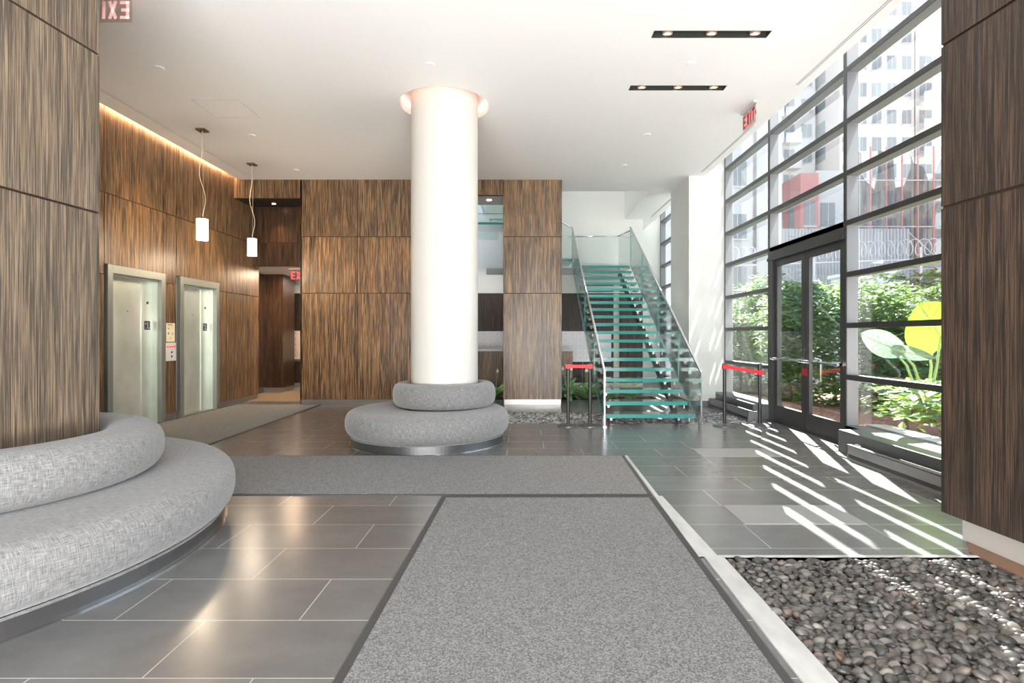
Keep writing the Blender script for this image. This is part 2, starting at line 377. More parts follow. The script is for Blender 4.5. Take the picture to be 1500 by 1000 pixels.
# elevator wall at X = -5.88
XE = -5.88
cols = [3.0, 5.2, 6.6, 7.875, 9.166, 9.517, 10.79, 11.13, 12.5]
rc = []
for a_, b_ in zip(cols, cols[1:]):
    low = 2.42 if (a_, b_) in ((7.875, 9.166), (9.517, 10.79)) else None
    if low: rc += [(a_, b_, low, G2), (a_, b_, G2, ZC+.35)]
    else: rc += [(a_, b_, .105, G1), (a_, b_, G1, G2), (a_, b_, G2, ZC+.35)]
panels('wall_elevator', (XE, 0, 0), (0, 1, 0), rc, M['wood'], (1, 0, 0), gap=.014, label='zebra wood panel wall holding the elevators')
st = MB()
for a_, b_ in ((3, 7.9), (9.18, 9.58), (10.8, 12.48)): st.box(XE-.12, XE-.03, a_, b_, 0, .105)
struct(st.build('baseboard_elevator', M['alu']))
st = MB(); st.box(XE-.6, XE-.09, -3, 7.9, 0, 5); st.box(XE-.6, XE-.09, 9.18, 9.58, 0, 5); st.box(XE-.6, XE-.09, 10.8, 12.45, 0, 5)
st.box(XE-.6, XE-.09, 7.9, 10.8, 2.42, 5); struct(st.build('wall_elevator_core', M['grey_wall']))
# hall beyond
st = MB(); st.box(-6.5, -4.53, YB+.1, 12.2, ZC-.38, ZC-.30); struct(st.build('ceiling_hall_recess', mat('dark_soffit', (.02, .018, .016), .4)))
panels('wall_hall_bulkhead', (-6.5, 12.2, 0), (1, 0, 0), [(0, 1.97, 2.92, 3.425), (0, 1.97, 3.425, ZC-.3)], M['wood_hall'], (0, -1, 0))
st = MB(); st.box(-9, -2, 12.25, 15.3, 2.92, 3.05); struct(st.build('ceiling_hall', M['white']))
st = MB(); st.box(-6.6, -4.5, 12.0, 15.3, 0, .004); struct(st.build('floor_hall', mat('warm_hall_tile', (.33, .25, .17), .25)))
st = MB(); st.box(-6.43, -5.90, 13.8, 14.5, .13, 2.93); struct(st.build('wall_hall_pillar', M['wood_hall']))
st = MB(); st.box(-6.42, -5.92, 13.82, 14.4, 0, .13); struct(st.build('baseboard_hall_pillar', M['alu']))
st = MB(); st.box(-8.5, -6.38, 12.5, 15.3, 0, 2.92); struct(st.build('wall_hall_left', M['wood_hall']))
# far wall with mailboxes
YF = 15.3
rc = []
us = [0, .9, 1.8, 2.7, 3.6, 4.5, 5.4, 6.3, 7.2, 8.1]
for a_, b_ in zip(us, us[1:]): rc += [(a_, b_, 1.53, 2.56), (a_, b_, .12, .70)]
rc += [(8.12, 8.95, .12, 2.56), (9.12, 9.75, .12, 2.56)]
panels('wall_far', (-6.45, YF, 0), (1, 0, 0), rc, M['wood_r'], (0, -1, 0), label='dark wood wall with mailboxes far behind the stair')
st = MB(); st.box(-7.5, 3.3, YF+.09, YF+.5, 0, 7.2); st.box(-7.5, 3.3, YF+.0, YF+.1, 2.57, 7.2); st.box(3.24, 3.298, YF+.51, YF+1.7, 0, 5.4); st.box(3.3, XW+.2, 16.8, 17, 0, 5.6); st.box(-1.0, 3.3, YF-.0, YF+.1, 0, .12)
struct(st.build('wall_far_upper', M['white2']))
# pilaster and reveal by the window
st = MB(); st.box(3.32, 3.85, 11.15, 12.5, 0, ZC+.1); st.box(3.85, XW+.18, 11.44, 12.5, 0, ZC+1.6)
struct(st.build('wall_pilaster', M['white2']), 'white pilaster between the stair and the window wall')
st = MB(); st.box(3.31, 3.86, 11.135, 12.5, 0, .11); struct(st.build('baseboard_pilaster', M['darksteel']))
# foreground wood blocks
lo = Vector((-3.052, 4.05, 0)); ld = Vector((-.057, -1, 0)).normalized()
panels('wall_left', lo, ld, [(u, u+1.5, a_, b_) for u in (0, 1.5, 3.0) for a_, b_ in ((.105, 2.285), (2.285, G2), (G2, ZC))], M['wood_l'], (-ld.y, ld.x, 0), gap=.016, label='grey brown wood block wall in the left foreground')
panels('wall_left_end', lo+Vector((-.035, 0, 0)), (-1, 0, 0), [(0, 2.8, a_, b_) for a_, b_ in ((.105, 2.285), (2.285, G2), (G2, ZC))], M['wood_l'], (0, 1, 0), gap=.016)
st = MB(); st.box(-5.9, -3.40, -3, 3.95, 0, ZC); struct(st.build('wall_left_core', M['groove']))
ro = Vector((2.933, 3.93, 0)); rd = Vector((.065, -1, 0)).normalized()
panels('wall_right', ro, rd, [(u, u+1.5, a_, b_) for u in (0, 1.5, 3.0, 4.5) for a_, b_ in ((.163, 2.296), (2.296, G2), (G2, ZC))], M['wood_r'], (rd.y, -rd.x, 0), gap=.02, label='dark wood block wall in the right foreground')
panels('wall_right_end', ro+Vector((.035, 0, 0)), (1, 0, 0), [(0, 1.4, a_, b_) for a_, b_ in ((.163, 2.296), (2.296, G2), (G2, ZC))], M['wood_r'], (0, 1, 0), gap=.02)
st = MB(); st.prism([(3.02, 3.84), (3.5, 3.84), (3.75, -3), (3.46, -3)], 0, .163); struct(st.build('baseboard_right', mat('right_plinth', (.52, .50, .47), .35, .3)))
st = MB(); st.prism([(3.02, 3.84), (4.3, 3.84), (4.3, -3), (3.47, -3)], .163, ZC); struct(st.build('wall_right_core', M['groove']))
st = MB(); st.prism([(2.89, 3.62), (3.06, 3.86), (3.4, -1), (2.89, -1)], 0, .006); struct(st.build('trim_1', M['brown']))

# entrance wall behind the camera: frame with open glazing
st = MB()
for x in (-3.3, -1.6, 0, 1.6, 3.3): st.box(x-.04, x+.04, -2.95, -2.8, 0, ZC)
st.box(-3.4, 3.5, -2.95, -2.8, 2.6, 2.7); st.box(-3.4, 3.5, -2.95, -2.8, 0, .1)
wf = empty('window_5', kind='structure'); st.build('window_frame', M['dark_frame'], wf)
st = MB(); st.box(-3.3, 3.3, -2.88, -2.87, .1, ZC); st.build('window_pane', M['win'], wf)

# ---------------------------------------------------------------- window wall
GX = XW+.155
TZ = [z+HC for z in (4.725, 4.069, 3.413, 2.757, 2.10, 1.467, .811, .166, -.489)]; TH = .065
MU = [(4.0, 7.11), (7.11, 9.33), (9.33, 11.38)]
YM = [2.2, 4.62, 7.15, 9.35, 11.40]
def win_bay(name, y0, y1, tz, zb, zt=ZC+1.6, label=None):
    e = empty(name, kind='structure')
    if label: e['label'] = label
    f = MB()
    for z in tz: f.box(XW, XW+.012, y0, y1, z-TH, z, 0); f.box(XW+.012, GX, y0, y1, z-TH+.006, z-.006, 1)
    f.box(XW, XW+.012, y0-.03, y0+.0, zb, zt, 0); f.box(XW, XW+.012, y1-.0, y1+.03, zb, zt, 0)
    f.box(XW+.012, GX, y1-.0, y1+.028, zb, zt, 1); f.box(XW+.012, GX, y0-.028, y0, zb, zt, 1)
    f.box(XW, GX+.03, y0, y1, zb-.07, zb, 0)
    f.build('window_frame', [M['dark_frame'], M['reveal'], M['reveal']], e)
    g = MB(); g.box(GX, GX+.012, y0, y1, zb, zt); g.build('window_pane', M['win'], e)
    return e
ZB = HC-1.139
win_bay('window_1', 4.72, 7.12, TZ, ZB, label='tall gridded window bay beside the right wood block')
win_bay('window_2', 7.18, 9.33, TZ[:5], 2.867, label='gridded window above the glass entrance door')
win_bay('window_3', 9.39, 11.38, TZ, ZB, label='tall gridded window bay left of the entrance door')
win_bay('window_4', 12.6, 16.7, TZ, ZB)
win_bay('window_6', 2.3, 4.64, TZ, ZB)
# door
dr = empty('door_1', kind='structure'); dr['label'] = 'dark framed double glass entrance door with steel push bar'
f = MB(); DZ = 2.64
f.box(XW-.0, GX, 7.155, 9.355, DZ, 2.86); f.box(XW+.0, GX, 9.22, 9.355, 0, DZ); f.box(XW, GX, 7.155, 7.20, 0, DZ); f.box(XW-.02, GX+.02, 7.15, 9.36, 0, .012)
f.box(XW-.03, XW, 7.15, 9.36, DZ-.0, DZ+.05)
f.build('door_frame', M['dark_frame'], dr)
YD = [7.20, 8.21, 9.22]
for a_, b_ in zip(YD, YD[1:]):
    lf = MB(); x0, x1 = XW+.03, XW+.08
    lf.box(x0, x1, a_+.005, a_+.11, .012, DZ); lf.box(x0, x1, b_-.11, b_-.005, .012, DZ)
    lf.box(x0, x1, a_+.11, b_-.11, .012, .27); lf.box(x0, x1, a_+.11, b_-.11, DZ-.10, DZ)
    l_ = lf.build('door_leaf', M['dark_frame'], dr)
    g = MB(); g.box(x0+.02, x0+.03, a_+.11, b_-.11, .27, DZ-.10); g.build('pane', M['win'], l_)
    h = MB(); h.tube([(x0-.07, a_+.03, 1.03), (x0-.07, b_-.03, 1.03)], .017); h.box(x0-.07, x0, a_+.05, a_+.09, 1.01, 1.05); h.box(x0-.07, x0, b_-.09, b_-.05, 1.01, 1.05)
    h.build('push_bar', M['chrome'], l_)
h = MB(); h.tube([(XW+.13, 8.08, .72), (XW+.17, 8.06, .74), (XW+.17, 8.06, 1.06), (XW+.08, 8.06, 1.08)], .014); h.build('pull_handle', M['chrome'], dr)
k_ = MB(); k_.tube([(XW+.0, 8.26, 1.2), (XW+.04, 8.26, 1.2)], .022); k_.build('lock', M['chrome'], dr)
k_ = MB(); k_.box(XW+.022, XW+.032, 8.14, 8.30, .82, .92); k_.build('red_sticker', mat('sticker_red', (.35, .02, .02), .5), dr)

# sill boxes and heaters
def heater(y0, y1, nm_label):
    e = empty('baseboard_heater', (3.78, (y0+y1)/2, 0), label=nm_label, cat='heater')
    def rel(mb): mb.v = [(x-3.78, y-(y0+y1)/2, z) for x, y, z in mb.v]; return mb
    b = MB(); b.box(3.70, 3.71, y0, y1, .065, .165); b.box(3.70, 3.86, y0, y0+.012, .02, .165); b.box(3.70, 3.86, y1-.012, y1, .02, .165); b.box(3.70, 3.74, y0, y1, .158, .168); b.box(3.70, 3.86, y0, y1, 0, .022)
    rel(b).build('cover', M['reveal'], e)
    b = MB()
    for i in range(4): b.box(3.705, 3.72, y0+.02, y1-.02, .026+i*.011, .031+i*.011)
    b.box(3.76, 3.77, y0+.02, y1-.02, .022, .15)
    for i in range(3): b.box(3.75+i*.03, 3.76+i*.03, y0+.02, y1-.02, .150, .156)
    rel(b).build('grille', M['darksteel'], e)
st = MB(); st.box(3.857, XW, 3.0, 6.83, 0, .262); struct(st.build('trim_2', M['darksteel']))
st = MB(); st.box(3.857, XW, 9.36, 11.42, 0, .262); struct(st.build('trim_3', M['darksteel']))
st = MB(); st.box(XW, GX+.03, 6.83, 7.12, 0, .262); st.box(XW, GX+.03, 3, 6.83, 0, .262); st.box(XW, GX+.03, 9.36, 11.42, 0, .262); st.box(XW, GX+.03, 12.5, 16.8, 0, .262)
struct(st.build('wall_window_sill', M['darksteel']))
heater(3.3, 6.38, 'long low metal baseboard heater under the window beside the right wood block')
heater(9.18, 11.1, 'low metal baseboard heater beyond the entrance door by the white pilaster')
st = MB(); st.box(XW+.0, GX+.1, -3, 2.2, 0, 5.5); struct(st.build('wall_window_blank', M['white']))

# column
cb = lathe([(COLR, 0), (COLR, ZC+.14)], *COLC, n=96)
o = cb.build('column', M['column'], smooth=True); struct(o, 'round cream white column rising out of the circular bench'); 
rl = lathe([(RINGR-.05, ZC+.105), (RINGR-.01, ZC+.105)], *COLC, n=64); rl.uv = None
o = rl.build('ring_light', M['ring']); o.parent = ceil_o

# ---------------------------------------------------------------- elevators
def elevator(name, y0, y1, label):
    e = empty(name, (XE, (y0+y1)/2, 0), kind='structure'); e['label'] = label
    ym = (y0+y1)/2
    def bld(mb, nm, mt, par, bv=0): mb.v = [(x-XE, y-ym, z) for x, y, z in mb.v]; return mb.build(nm, mt, par, bevel=bv)
    f = MB(); t = 2.42
    f.box(XE-.03, XE+.035, y0, y0+.10, 0, t); f.box(XE-.03, XE+.035, y1-.10, y1, 0, t); f.box(XE-.03, XE+.035, y0+.1, y1-.1, t-.12, t)
    bld(f, 'door_frame', M['frame_steel'], e, .004); f = MB()
    f.box(XE-.16, XE-.03, y1-.12, y1-.02, 0, t); f.box(XE-.16, XE-.03, y0+.02, y0+.12, 0, t); f.box(XE-.16, XE-.03, y0+.1, y1-.1, t-.15, t-.03)
    bld(f, 'door_jamb', M['steel'], e, .004)
    f = MB(); f.box(XE-.16, XE-.02, y0+.1, y1-.1, 0, .012); bld(f, 'sill', M['alu'], e)
    f = MB(); f.box(XE-.17, XE-.13, y0+.1, y1-.36, .012, t-.1)
    dp = bld(f, 'door_panel', M['steel'], e)
    f = MB(); f.tube([(XE-.13, y0+.62, 1.78), (XE-.127, y0+.62, 1.78)], .01); bld(f, 'keyhole', M['black'], dp)
    f = MB(); f.box(XE-.15, XE-.115, y1-.36, y1-.11, .012, t-.1)
    dp = bld(f, 'door_panel', M['steel'], e)
    f = MB(); f.box(XE-.115, XE-.110, y1-.30, y1-.17, 1.5, 1.64)
    pl = bld(f, 'floor_plate', M['black'], dp)
    f = MB(); f.box(XE-.1095, XE-.108, y1-.235, y1-.222, 1.52, 1.62); f.box(XE-.1095, XE-.108, y1-.235, y1-.19, 1.52, 1.533)     # the letter L
    f.box(XE-.1095, XE-.108, y1-.285, y1-.262, 1.585, 1.61); f.box(XE-.1095, XE-.108, y1-.285, y1-.277, 1.52, 1.53); f.box(XE-.1095, XE-.108, y1-.267, y1-.259, 1.52, 1.53)
    bld(f, 'letter_l', M['mail'], pl)
    f = MB(); f.tube([(XE-.115, y1-.23, 1.93), (XE-.108, y1-.23, 1.93)], .022, 12); bld(f, 'key_switch', M['black'], dp)
elevator('door_2', 7.90, 9.18, 'stainless elevator door nearer the grey fabric bench')
elevator('door_3', 9.58, 10.81, 'stainless elevator door farther from the left wood block')
M['ind'] = emis('indicator_red', (.8, .03, .05), .6)
e = empty('call_panel', (XE, 9.35, 1.15), label='white elevator call button panel on the wood strip between the elevators', cat='button panel')
f = MB(); f.box(0.0, .012, -.14, .14, -.165, .14); f.build('plate', mat('panel_white', (.78, .80, .78), .3), e, bevel=.003)
for y in (-.085, -.02, .04, .095):
    f = MB(); f.box(.012, .015, y-.02, y+.02, .06, .085); f.build('indicator', M['ind'], e)
for z in (-.02, -.09):
    f = MB(); f.tube([(.012, .02, z), (.018, .02, z)], .017, 14); f.build('call_button', M['black'], e)
f = MB(); f.box(0.0, .003, -.11, .12, 0, .31, 0)
o = f.build('notice_poster', M['paper'], loc=(XE+.001, 9.35, 1.305)); tag(o, 'yellowish paper notice with small coloured drawings above the elevator call panel', 'notice')
e = o
for (y, z, s, c) in ((-.05, .22, .03, (.7, .2, .2)), (.04, .24, .05, (.9, .8, .2)), (-.05, .14, .03, (.15, .12, .25)), (.05, .13, .03, (.7, .25, .1)), (0, .06, .05, (.85, .75, .2))):
    f = MB(); f.box(.003, .004, y-s/2, y+s/2, z-s/2, z+s/2); f.build('drawing', mat('ink', c, .7), e)
f = MB()
for k in range(3): f.box(.003, .004, -.08, .08-.02*k, .272+.01*k, .276+.01*k)
f.build('text_lines', M['black'], e)

# ---------------------------------------------------------------- benches
def cushion_profile(r_out, r_in, z0, z1, pw=2.5, n=14, rx=.17):
    """closed ring section: rounded outer edge, softly crowned top, rounded inner edge"""
    zc = (z0+z1)/2; b = (z1-z0)/2; rx = min(rx, (r_out-r_in)/2); pts = []
    def corner(c, sg, a0, a1):
        for i in range(n+1):
            t = math.radians(a0+(a1-a0)*i/n); ct, s_ = math.cos(t), math.sin(t)
            pts.append((c+sg*rx*math.copysign(abs(ct)**(2/pw), ct), zc+b*math.copysign(abs(s_)**(2/pw), s_)))
    corner(r_out-rx, 1, -66, 88)
    if r_out-r_in > 2.4*rx:
        for k in range(1, 5): t = k/5; pts.append((r_out-rx-(r_out-r_in-2*rx)*t, z1+.012*math.sin(PI*t)))
    corner(r_in+rx, -1, 88, -66)
    pts.append(pts[0]); return pts
def cut_clear(o):
    """trim a bench part to the space outside the left wood block and short of the elevator wall"""
    loc = Vector((o.matrix_world @ Vector((0, 0, 0))) if not o.parent else o.parent.location)
    fo = lo+Vector((.004, 0, 0))-loc; nrm = Vector((-ld.y, ld.x, 0))
    if nrm.x < 0: nrm = -nrm
    bms = []
    for planes in (((fo, nrm),), ((fo, -nrm), (Vector((0, 4.056, 0))-loc, Vector((0, 1, 0))), (Vector((-5.0, 0, 0))-loc, Vector((1, 0, 0))))):
        bm = bmesh.new(); bm.from_mesh(o.data)
        for co, no in planes:
            r = bmesh.ops.bisect_plane(bm, geom=bm.verts[:]+bm.edges[:]+bm.faces[:], dist=1e-5, plane_co=co, plane_no=no, clear_inner=True)
            if len(planes) > 1 and no.y < .9 and no.x < 0: continue
            ed = [e for e in r['geom_cut'] if isinstance(e, bmesh.types.BMEdge)]
            if ed:
                try: bmesh.ops.triangle_fill(bm, edges=ed, use_beauty=True)
                except Exception: pass
        bms.append(bm)
    me2 = bpy.data.meshes.new('tmp'); bms[1].to_mesh(me2); bms[0].from_mesh(me2); bms[0].to_mesh(o.data)
    for b_ in bms: b_.free()
    bpy.data.meshes.remove(me2)
    return o
def bench(name, seat, back, label, cut=False):
    (sx, sy, sr, si), (bx, by, br_, bi) = seat, back
    e = empty(name, (sx, sy, 0), label=label, cat='bench'); parts = []
    parts.append(lathe([(si, .0), (sr-.075, .0), (sr-.075, .10), (si, .10), (si, 0)], 0, 0, 128).build('plinth', M['plinth'], e, smooth=False))
    parts.append(lathe([(sr-.074, .0), (sr-.055, .0), (sr-.055, .007), (sr-.074, .007), (sr-.074, 0)], 0, 0, 128).build('floor_trim', M['chrome'], e))
    parts.append(lathe(cushion_profile(sr, si, .10, .44), 0, 0, 160).build('seat_cushion', M['fabric'], e, smooth=True))
    p = [(sr-.075+.009*math.cos(t), .104+.009*math.sin(t)) for t in [k*PI/4 for k in range(9)]]
    parts.append(lathe(p, 0, 0, 128).build('piping', M['fabric'], e, smooth=True))
    parts.append(lathe(cushion_profile(br_, bi, .44, .77, 2.4), bx-sx, by-sy, 128).build('back_cushion', M['fabric'], e, smooth=True))
    if cut:
        for p_ in parts: cut_clear(p_)
    else:                                   # the seat hole is centred on the column, its rim on the bench
        for p_ in parts[:1]+parts[2:3]:
            for v in p_.data.vertices:
                f = min(1, max(0, (sr-.09-math.hypot(v.co.x, v.co.y))/(sr-.09-si))); v.co.x += (bx-sx)*f; v.co.y += (by-sy)*f
M['plinth'] = mat('bench_plinth_metal', (.17, .17, .17), .3, .8)
bench('round_bench', (-1.266, 7.575, 1.085, COLR+.005), (*COLC, .705, COLR+.003), 'round two tier grey fabric bench wrapped around the white column')
bench('curved_bench', (-4.15, 3.52, 2.09, .9), (-3.72, 3.60, 1.20, .80), 'large curved grey fabric bench against the left wood block', True)

# ---------------------------------------------------------------- floor mats
def floor_mat(name, poly, border, label, h=.012):
    cx = sum(p[0] for p in poly)/len(poly); cy = sum(p[1] for p in poly)/len(poly)
    e = empty(name, (cx, cy, 0), label=label, cat='floor mat')
    def sc(d):
        out = []
        nP = len(poly)
        for i, (x, y) in enumerate(poly):
            dx = math.copysign(1, cx-x); dy = math.copysign(1, cy-y); out.append((x+dx*d-cx, y+dy*d-cy))
        return out
    b = MB(); b.prism(sc(0), 0, h-.004); b.build('border', M['rubber'], e)
    b = MB(); b.prism(sc(border), h-.004, h); b.build('pile', M['carpet'], e)
floor_mat('entrance_mat', [(-.70, 4.86), (-.80, .8), (1.07, .8), (1.135, 4.86)], .045, 'long dark grey entrance mat in the middle foreground')
floor_mat('cross_mat', [(-3.9, 6.53), (-3.9, 5.62), (-3.2, 5.40), (-2.62, 4.91), (1.135, 4.91), (1.18, 6.53)], .03, 'wide light grey mat lying across the room before the column bench')
floor_mat('elevator_mat', [(-5.80, 11.40), (-5.80, 5.72), (-3.99, 5.72), (-4.09, 11.40)], .03, 'grey mat running along the elevator doors')
st = MB(); st.prism([(1.10, .5), (1.27, .5), (1.27, 3.54), (1.15, 3.54), (1.15, 4.88), (1.19, 6.53), (1.22, 6.53), (1.19, 4.88), (1.19, 3.60), (1.30, 3.60), (1.30, 3.54), (1.27, 3.54)][:4], 0, .010)
st.prism([(1.115, 3.54), (1.24, 3.54), (1.22, 4.88), (1.15, 4.88)], 0, .008); st.prism([(1.15, 4.88), (1.19, 4.88), (1.225, 6.53), (1.195, 6.53)], 0, .008)
st.box(1.1, 2.89, 3.54, 3.565, -.06, .006)
struct(st.build('trim_4', M['strip']), 'pale stone strip between the entrance mat and the pebble bed')
st = MB(); st.box(1.655, 2.57, 4.165, 4.626, 0, .004); st.box(2.10, 3.02, 6.50, 6.96, 0, .004); struct(st.build('floor_textured_tile', M['plate']))

# ---------------------------------------------------------------- pebbles
def pebble_mesh(sub, seed):
    rnd = random.Random(seed); bm = bmesh.new(); bmesh.ops.create_icosphere(bm, subdivisions=sub, radius=1)
    a, b, c = .030*rnd.uniform(.85, 1.15), .021*rnd.uniform(.85, 1.15), .0145*rnd.uniform(.85, 1.25)
    ph = [rnd.uniform(0, 6) for _ in range(4)]
    for v in bm.verts:
        d = v.co.copy(); k = 1+.10*math.sin(2*d.x+ph[0])+.08*math.sin(2.6*d.y+ph[1])+.05*math.sin(3*d.z+d.x*2+ph[2])
        v.co = Vector((d.x*a*k, d.y*b*k, d.z*c*k))
    me = bpy.data.meshes.new('pebble'); bm.to_mesh(me); bm.free()
    for p in me.polygons: p.use_smooth = True
    me.materials.append(M['pebble']); return me
near_m = [pebble_mesh(3, s) for s in range(8)]; far_m = [pebble_mesh(2, s) for s in range(8)]
def pebble_spots(x0, x1, y0, y1, z, sp, rnd, layers=2):
    out = []
    for l in range(layers):
        y = y0+.01+.5*sp*l
        while y < y1-.012:
            x = x0+.015+rnd.uniform(0, sp)
            while x < x1-.015:
                s = rnd.choice((.7, .85, 1, 1, 1.1, 1.3))
                out.append((x+rnd.uniform(-.006, .006), min(max(y+rnd.uniform(-.008, .008), y0+.02), y1-.02), z+l*.014+rnd.uniform(-.007, .009), s, rnd.uniform(-.45, .45)+(PI if rnd.random() < .5 else 0)+(rnd.uniform(-1, 1) if rnd.random() < .4 else 0), rnd.uniform(-.5, .5), rnd.uniform(-.5, .5)))
                x += sp*1.15*rnd.uniform(.85, 1.15)
            y += sp*.85
    return out
rnd = random.Random(3)
sp = pebble_spots(PIT[0], PIT[1], 1.6, PIT[3], -.038, .047, rnd, 3)
def in_view(s): return s[1] > 2.27 and (s[0]/s[1]*F+VX) < 1505
cand = sorted([s for s in sp if in_view(s) and s[2] > -.018], key=lambda s: s[1])
near = set(map(id, cand[:300]))
from mathutils import Euler
def xf(s): return Matrix.Translation((s[0], s[1], s[2])) @ Euler((s[5], s[6], s[4])).to_matrix().to_4x4() @ Matrix.Scale(s[3], 4)
for i, s in enumerate(cand[:300]):
    o = bpy.data.objects.new('river_pebble', near_m[i % 8]); COL.objects.link(o); o.matrix_world = xf(s)
    tag(o, 'smooth grey brown river pebble in the nearest rows of the front right pebble bed', 'pebble', 'nearest pebbles of the front right pebble bed')
def pebble_stuff(name, spots, label, mt=None):
    mt = mt or M['pebble']
    v = []; f = []
    for i, s in enumerate(spots):
        me = far_m[i % 8]; T = xf(s); b = len(v)
        v += [tuple(T @ q.co) for q in me.vertices]; f += [tuple(b+k for k in p.vertices) for p in me.polygons]
    me = bpy.data.meshes.new(name); me.from_pydata(v, [], f); me.materials.append(mt)
    for p in me.polygons: p.use_smooth = True
    o = bpy.data.objects.new(name, me); COL.objects.link(o); tag(o, label, 'pebbles', kind='stuff')
pebble_stuff('river_pebbles', [s for s in sp if id(s) not in near], 'smooth grey and brown pebbles filling the rest of the front right bed')
pebble_stuff('gravel_bed', pebble_spots(PIT2[0], PIT2[1], PIT2[2], PIT2[3], -.03, .055, rnd, 2), 'grey pebble strip running under the foot of the glass stair', M['pebble_lit'])

# ---------------------------------------------------------------- glass stair
RS, GO, Y0, NT = .1666, .29, 8.83, 19
SX0, SX1 = 1.30, 2.69
sta = empty('glass_staircase', ((SX0+SX1)/2, Y0, 0), label='floating glass staircase with teal treads and steel handrails behind the stanchions', cat='staircase')
so = Vector(((SX0+SX1)/2, Y0, 0))
def sb(mb, nm, mt, par=None, **k):
    mb.v = [tuple(Vector(v)-so) for v in mb.v]; return mb.build(nm, mt, par or sta, **k)
for i in range(NT):
    z = RS*(i+1); y = Y0+GO*i; d = .33 if i < NT-1 else 1.15
    t = MB(); t.box(SX0, SX1, y+.006, y+d, z-.06, z, 0)
    t.box(SX0, SX1, y, y+.006, z-.06, z, 1); t.box(SX0-.004, SX0, y, y+d, z-.06, z, 1); t.box(SX1, SX1+.004, y, y+d, z-.06, z, 1)
    tr = sb(t, 'tread' if i < NT-1 else 'landing', [M['tread'], M['teal_edge']])
    for x in (1.42, 2.50):
        b = MB(); b.box(x-.05, x+.05, y+.05, y+.25, z-.07, z-.06); b.box(x-.018, x+.018, y+.10, y+.14, z-.14, z-.07); sb(b, 'tread_bracket', M['alu'], tr)
    for x in (SX0+.03, SX1-.03): b = MB(); b.tube([(x, y+.08, z-.06), (x, y+.08, z-.12)], .011); sb(b, 'standoff', M['alu'], tr)
sl = RS/GO
for x in (1.42, 2.50):
    t = MB(); yb, yt = Y0+.02, Y0+GO*(NT-1)+.1
    zb0 = RS-.16
    pts = [(yb, -.0), (yb+.16, -.0), (yt+.16, zb0+sl*(yt-yb)-.16), (yt+.3, zb0+sl*(yt-yb)-.16), (yt+.3, zb0+sl*(yt-yb)), (yt, zb0+sl*(yt-yb)), (yb, zb0)]
    b0 = len(t.v); t.v += [(x-.035, a_, b_) for a_, b_ in pts]+[(x+.035, a_, b_) for a_, b_ in pts]; n_ = len(pts)
    t.f.append(tuple(range(n_))); t.m.append(0); t.f.append(tuple(range(n_, 2*n_))[::-1]); t.m.append(0)
    for i in range(n_): j = (i+1) % n_; t.f.append((i, j, n_+j, n_+i)); t.m.append(0)
    sb(t, 'stringer', M['darksteel'])
YT = 14.30; ZR0, ZRT = .84, 4.17; YN = 8.65
def guard(x, lbl=None):
    t = MB(); y_cuts = [YN, 9.9, 11.4, 12.9, YT]
    for a_, b_ in zip(y_cuts, y_cuts[1:]):
        f = lambda y: ZR0+(ZRT-ZR0)*(y-YN)/(YT-YN)
        lo_ = lambda y: max(.02, f(y)-.98)
        P4 = [(a_+.008, lo_(a_)), (b_-.008, lo_(b_)), (b_-.008, f(b_)-.02), (a_+.008, f(a_)-.02)]
        g = MB()
        g.v += [(x-.006, yy, zz) for yy, zz in P4]+[(x+.006, yy, zz) for yy, zz in P4]
        g.f += [(0, 1, 2, 3), (7, 6, 5, 4)]; g.m += [0, 0]
        for i in range(4): j = (i+1) % 4; g.f.append((i, j, 4+j, 4+i)); g.m.append(1)
        sb(g, 'guard_panel', [M['guard'], M['teal_edge']])
    r = MB(); r.tube([(x, YN-.02, ZR0), (x, YT, ZRT)], .022); sb(r, 'handrail', M['chrome'], smooth=True)
    r = MB(); r.box(x-.010, x+.010, YN-.03, YN+.01, 0, ZR0); r.box(x-.03, x+.03, YN-.04, YN+.02, 0, .012); sb(r, 'newel_post', M['chrome'])
    r = MB(); r.box(x-.018, x+.018, YN+.03, YN+.07, 0, .17); sb(r, 'glass_clamp', M['darksteel'])
guard(1.27); guard(2.76)
# landing guards, running round the top
YL = 15.12; ZL = RS*NT
def gp(p, q_, z0, z1):
    g = MB(); g.quad([(*p, z0), (*q_, z0), (*q_, z1), (*p, z1)], 0); o = sb(g, 'guard_panel', M['guard'], recalc=False)
    r = MB(); r.tube([(*p, z1), (*q_, z1)], .02); sb(r, 'handrail', M['chrome'], smooth=True)
gp((2.76, YT), (2.60, YL), ZL-.05, 4.10); gp((2.60, YL), (1.22, YL), ZL-.05, 4.09)
# upper flight turning left behind the pier
for i in range(7):
    z = ZL+RS*(i+1); x = 1.25-.29*i
    t = MB(); t.box(x-.33, x, 14.0, 15.1, z-.06, z, 0); t.box(x-.33, x, 13.994, 14.0, z-.06, z, 1)
    sb(t, 'upper_tread', [M['tread'], M['teal_edge']])
for (y,) in ((13.98,),):
    g = MB(); g.quad([(1.22, y, ZL), (-.8, y, ZL+1.17), (-.8, y, ZL+2.1), (1.22, y, ZL+.95)]); sb(g, 'guard_panel', M['guard'], recalc=False)
    r = MB(); r.tube([(1.22, y, ZL+.95), (-.8, y, ZL+2.1)], .02); sb(r, 'handrail', M['chrome'], smooth=True)
t = MB(); t.box(-.9, 1.3, 14.05, 14.13, ZL-.22, ZL-.06); sb(t, 'landing_beam', M['darksteel'])
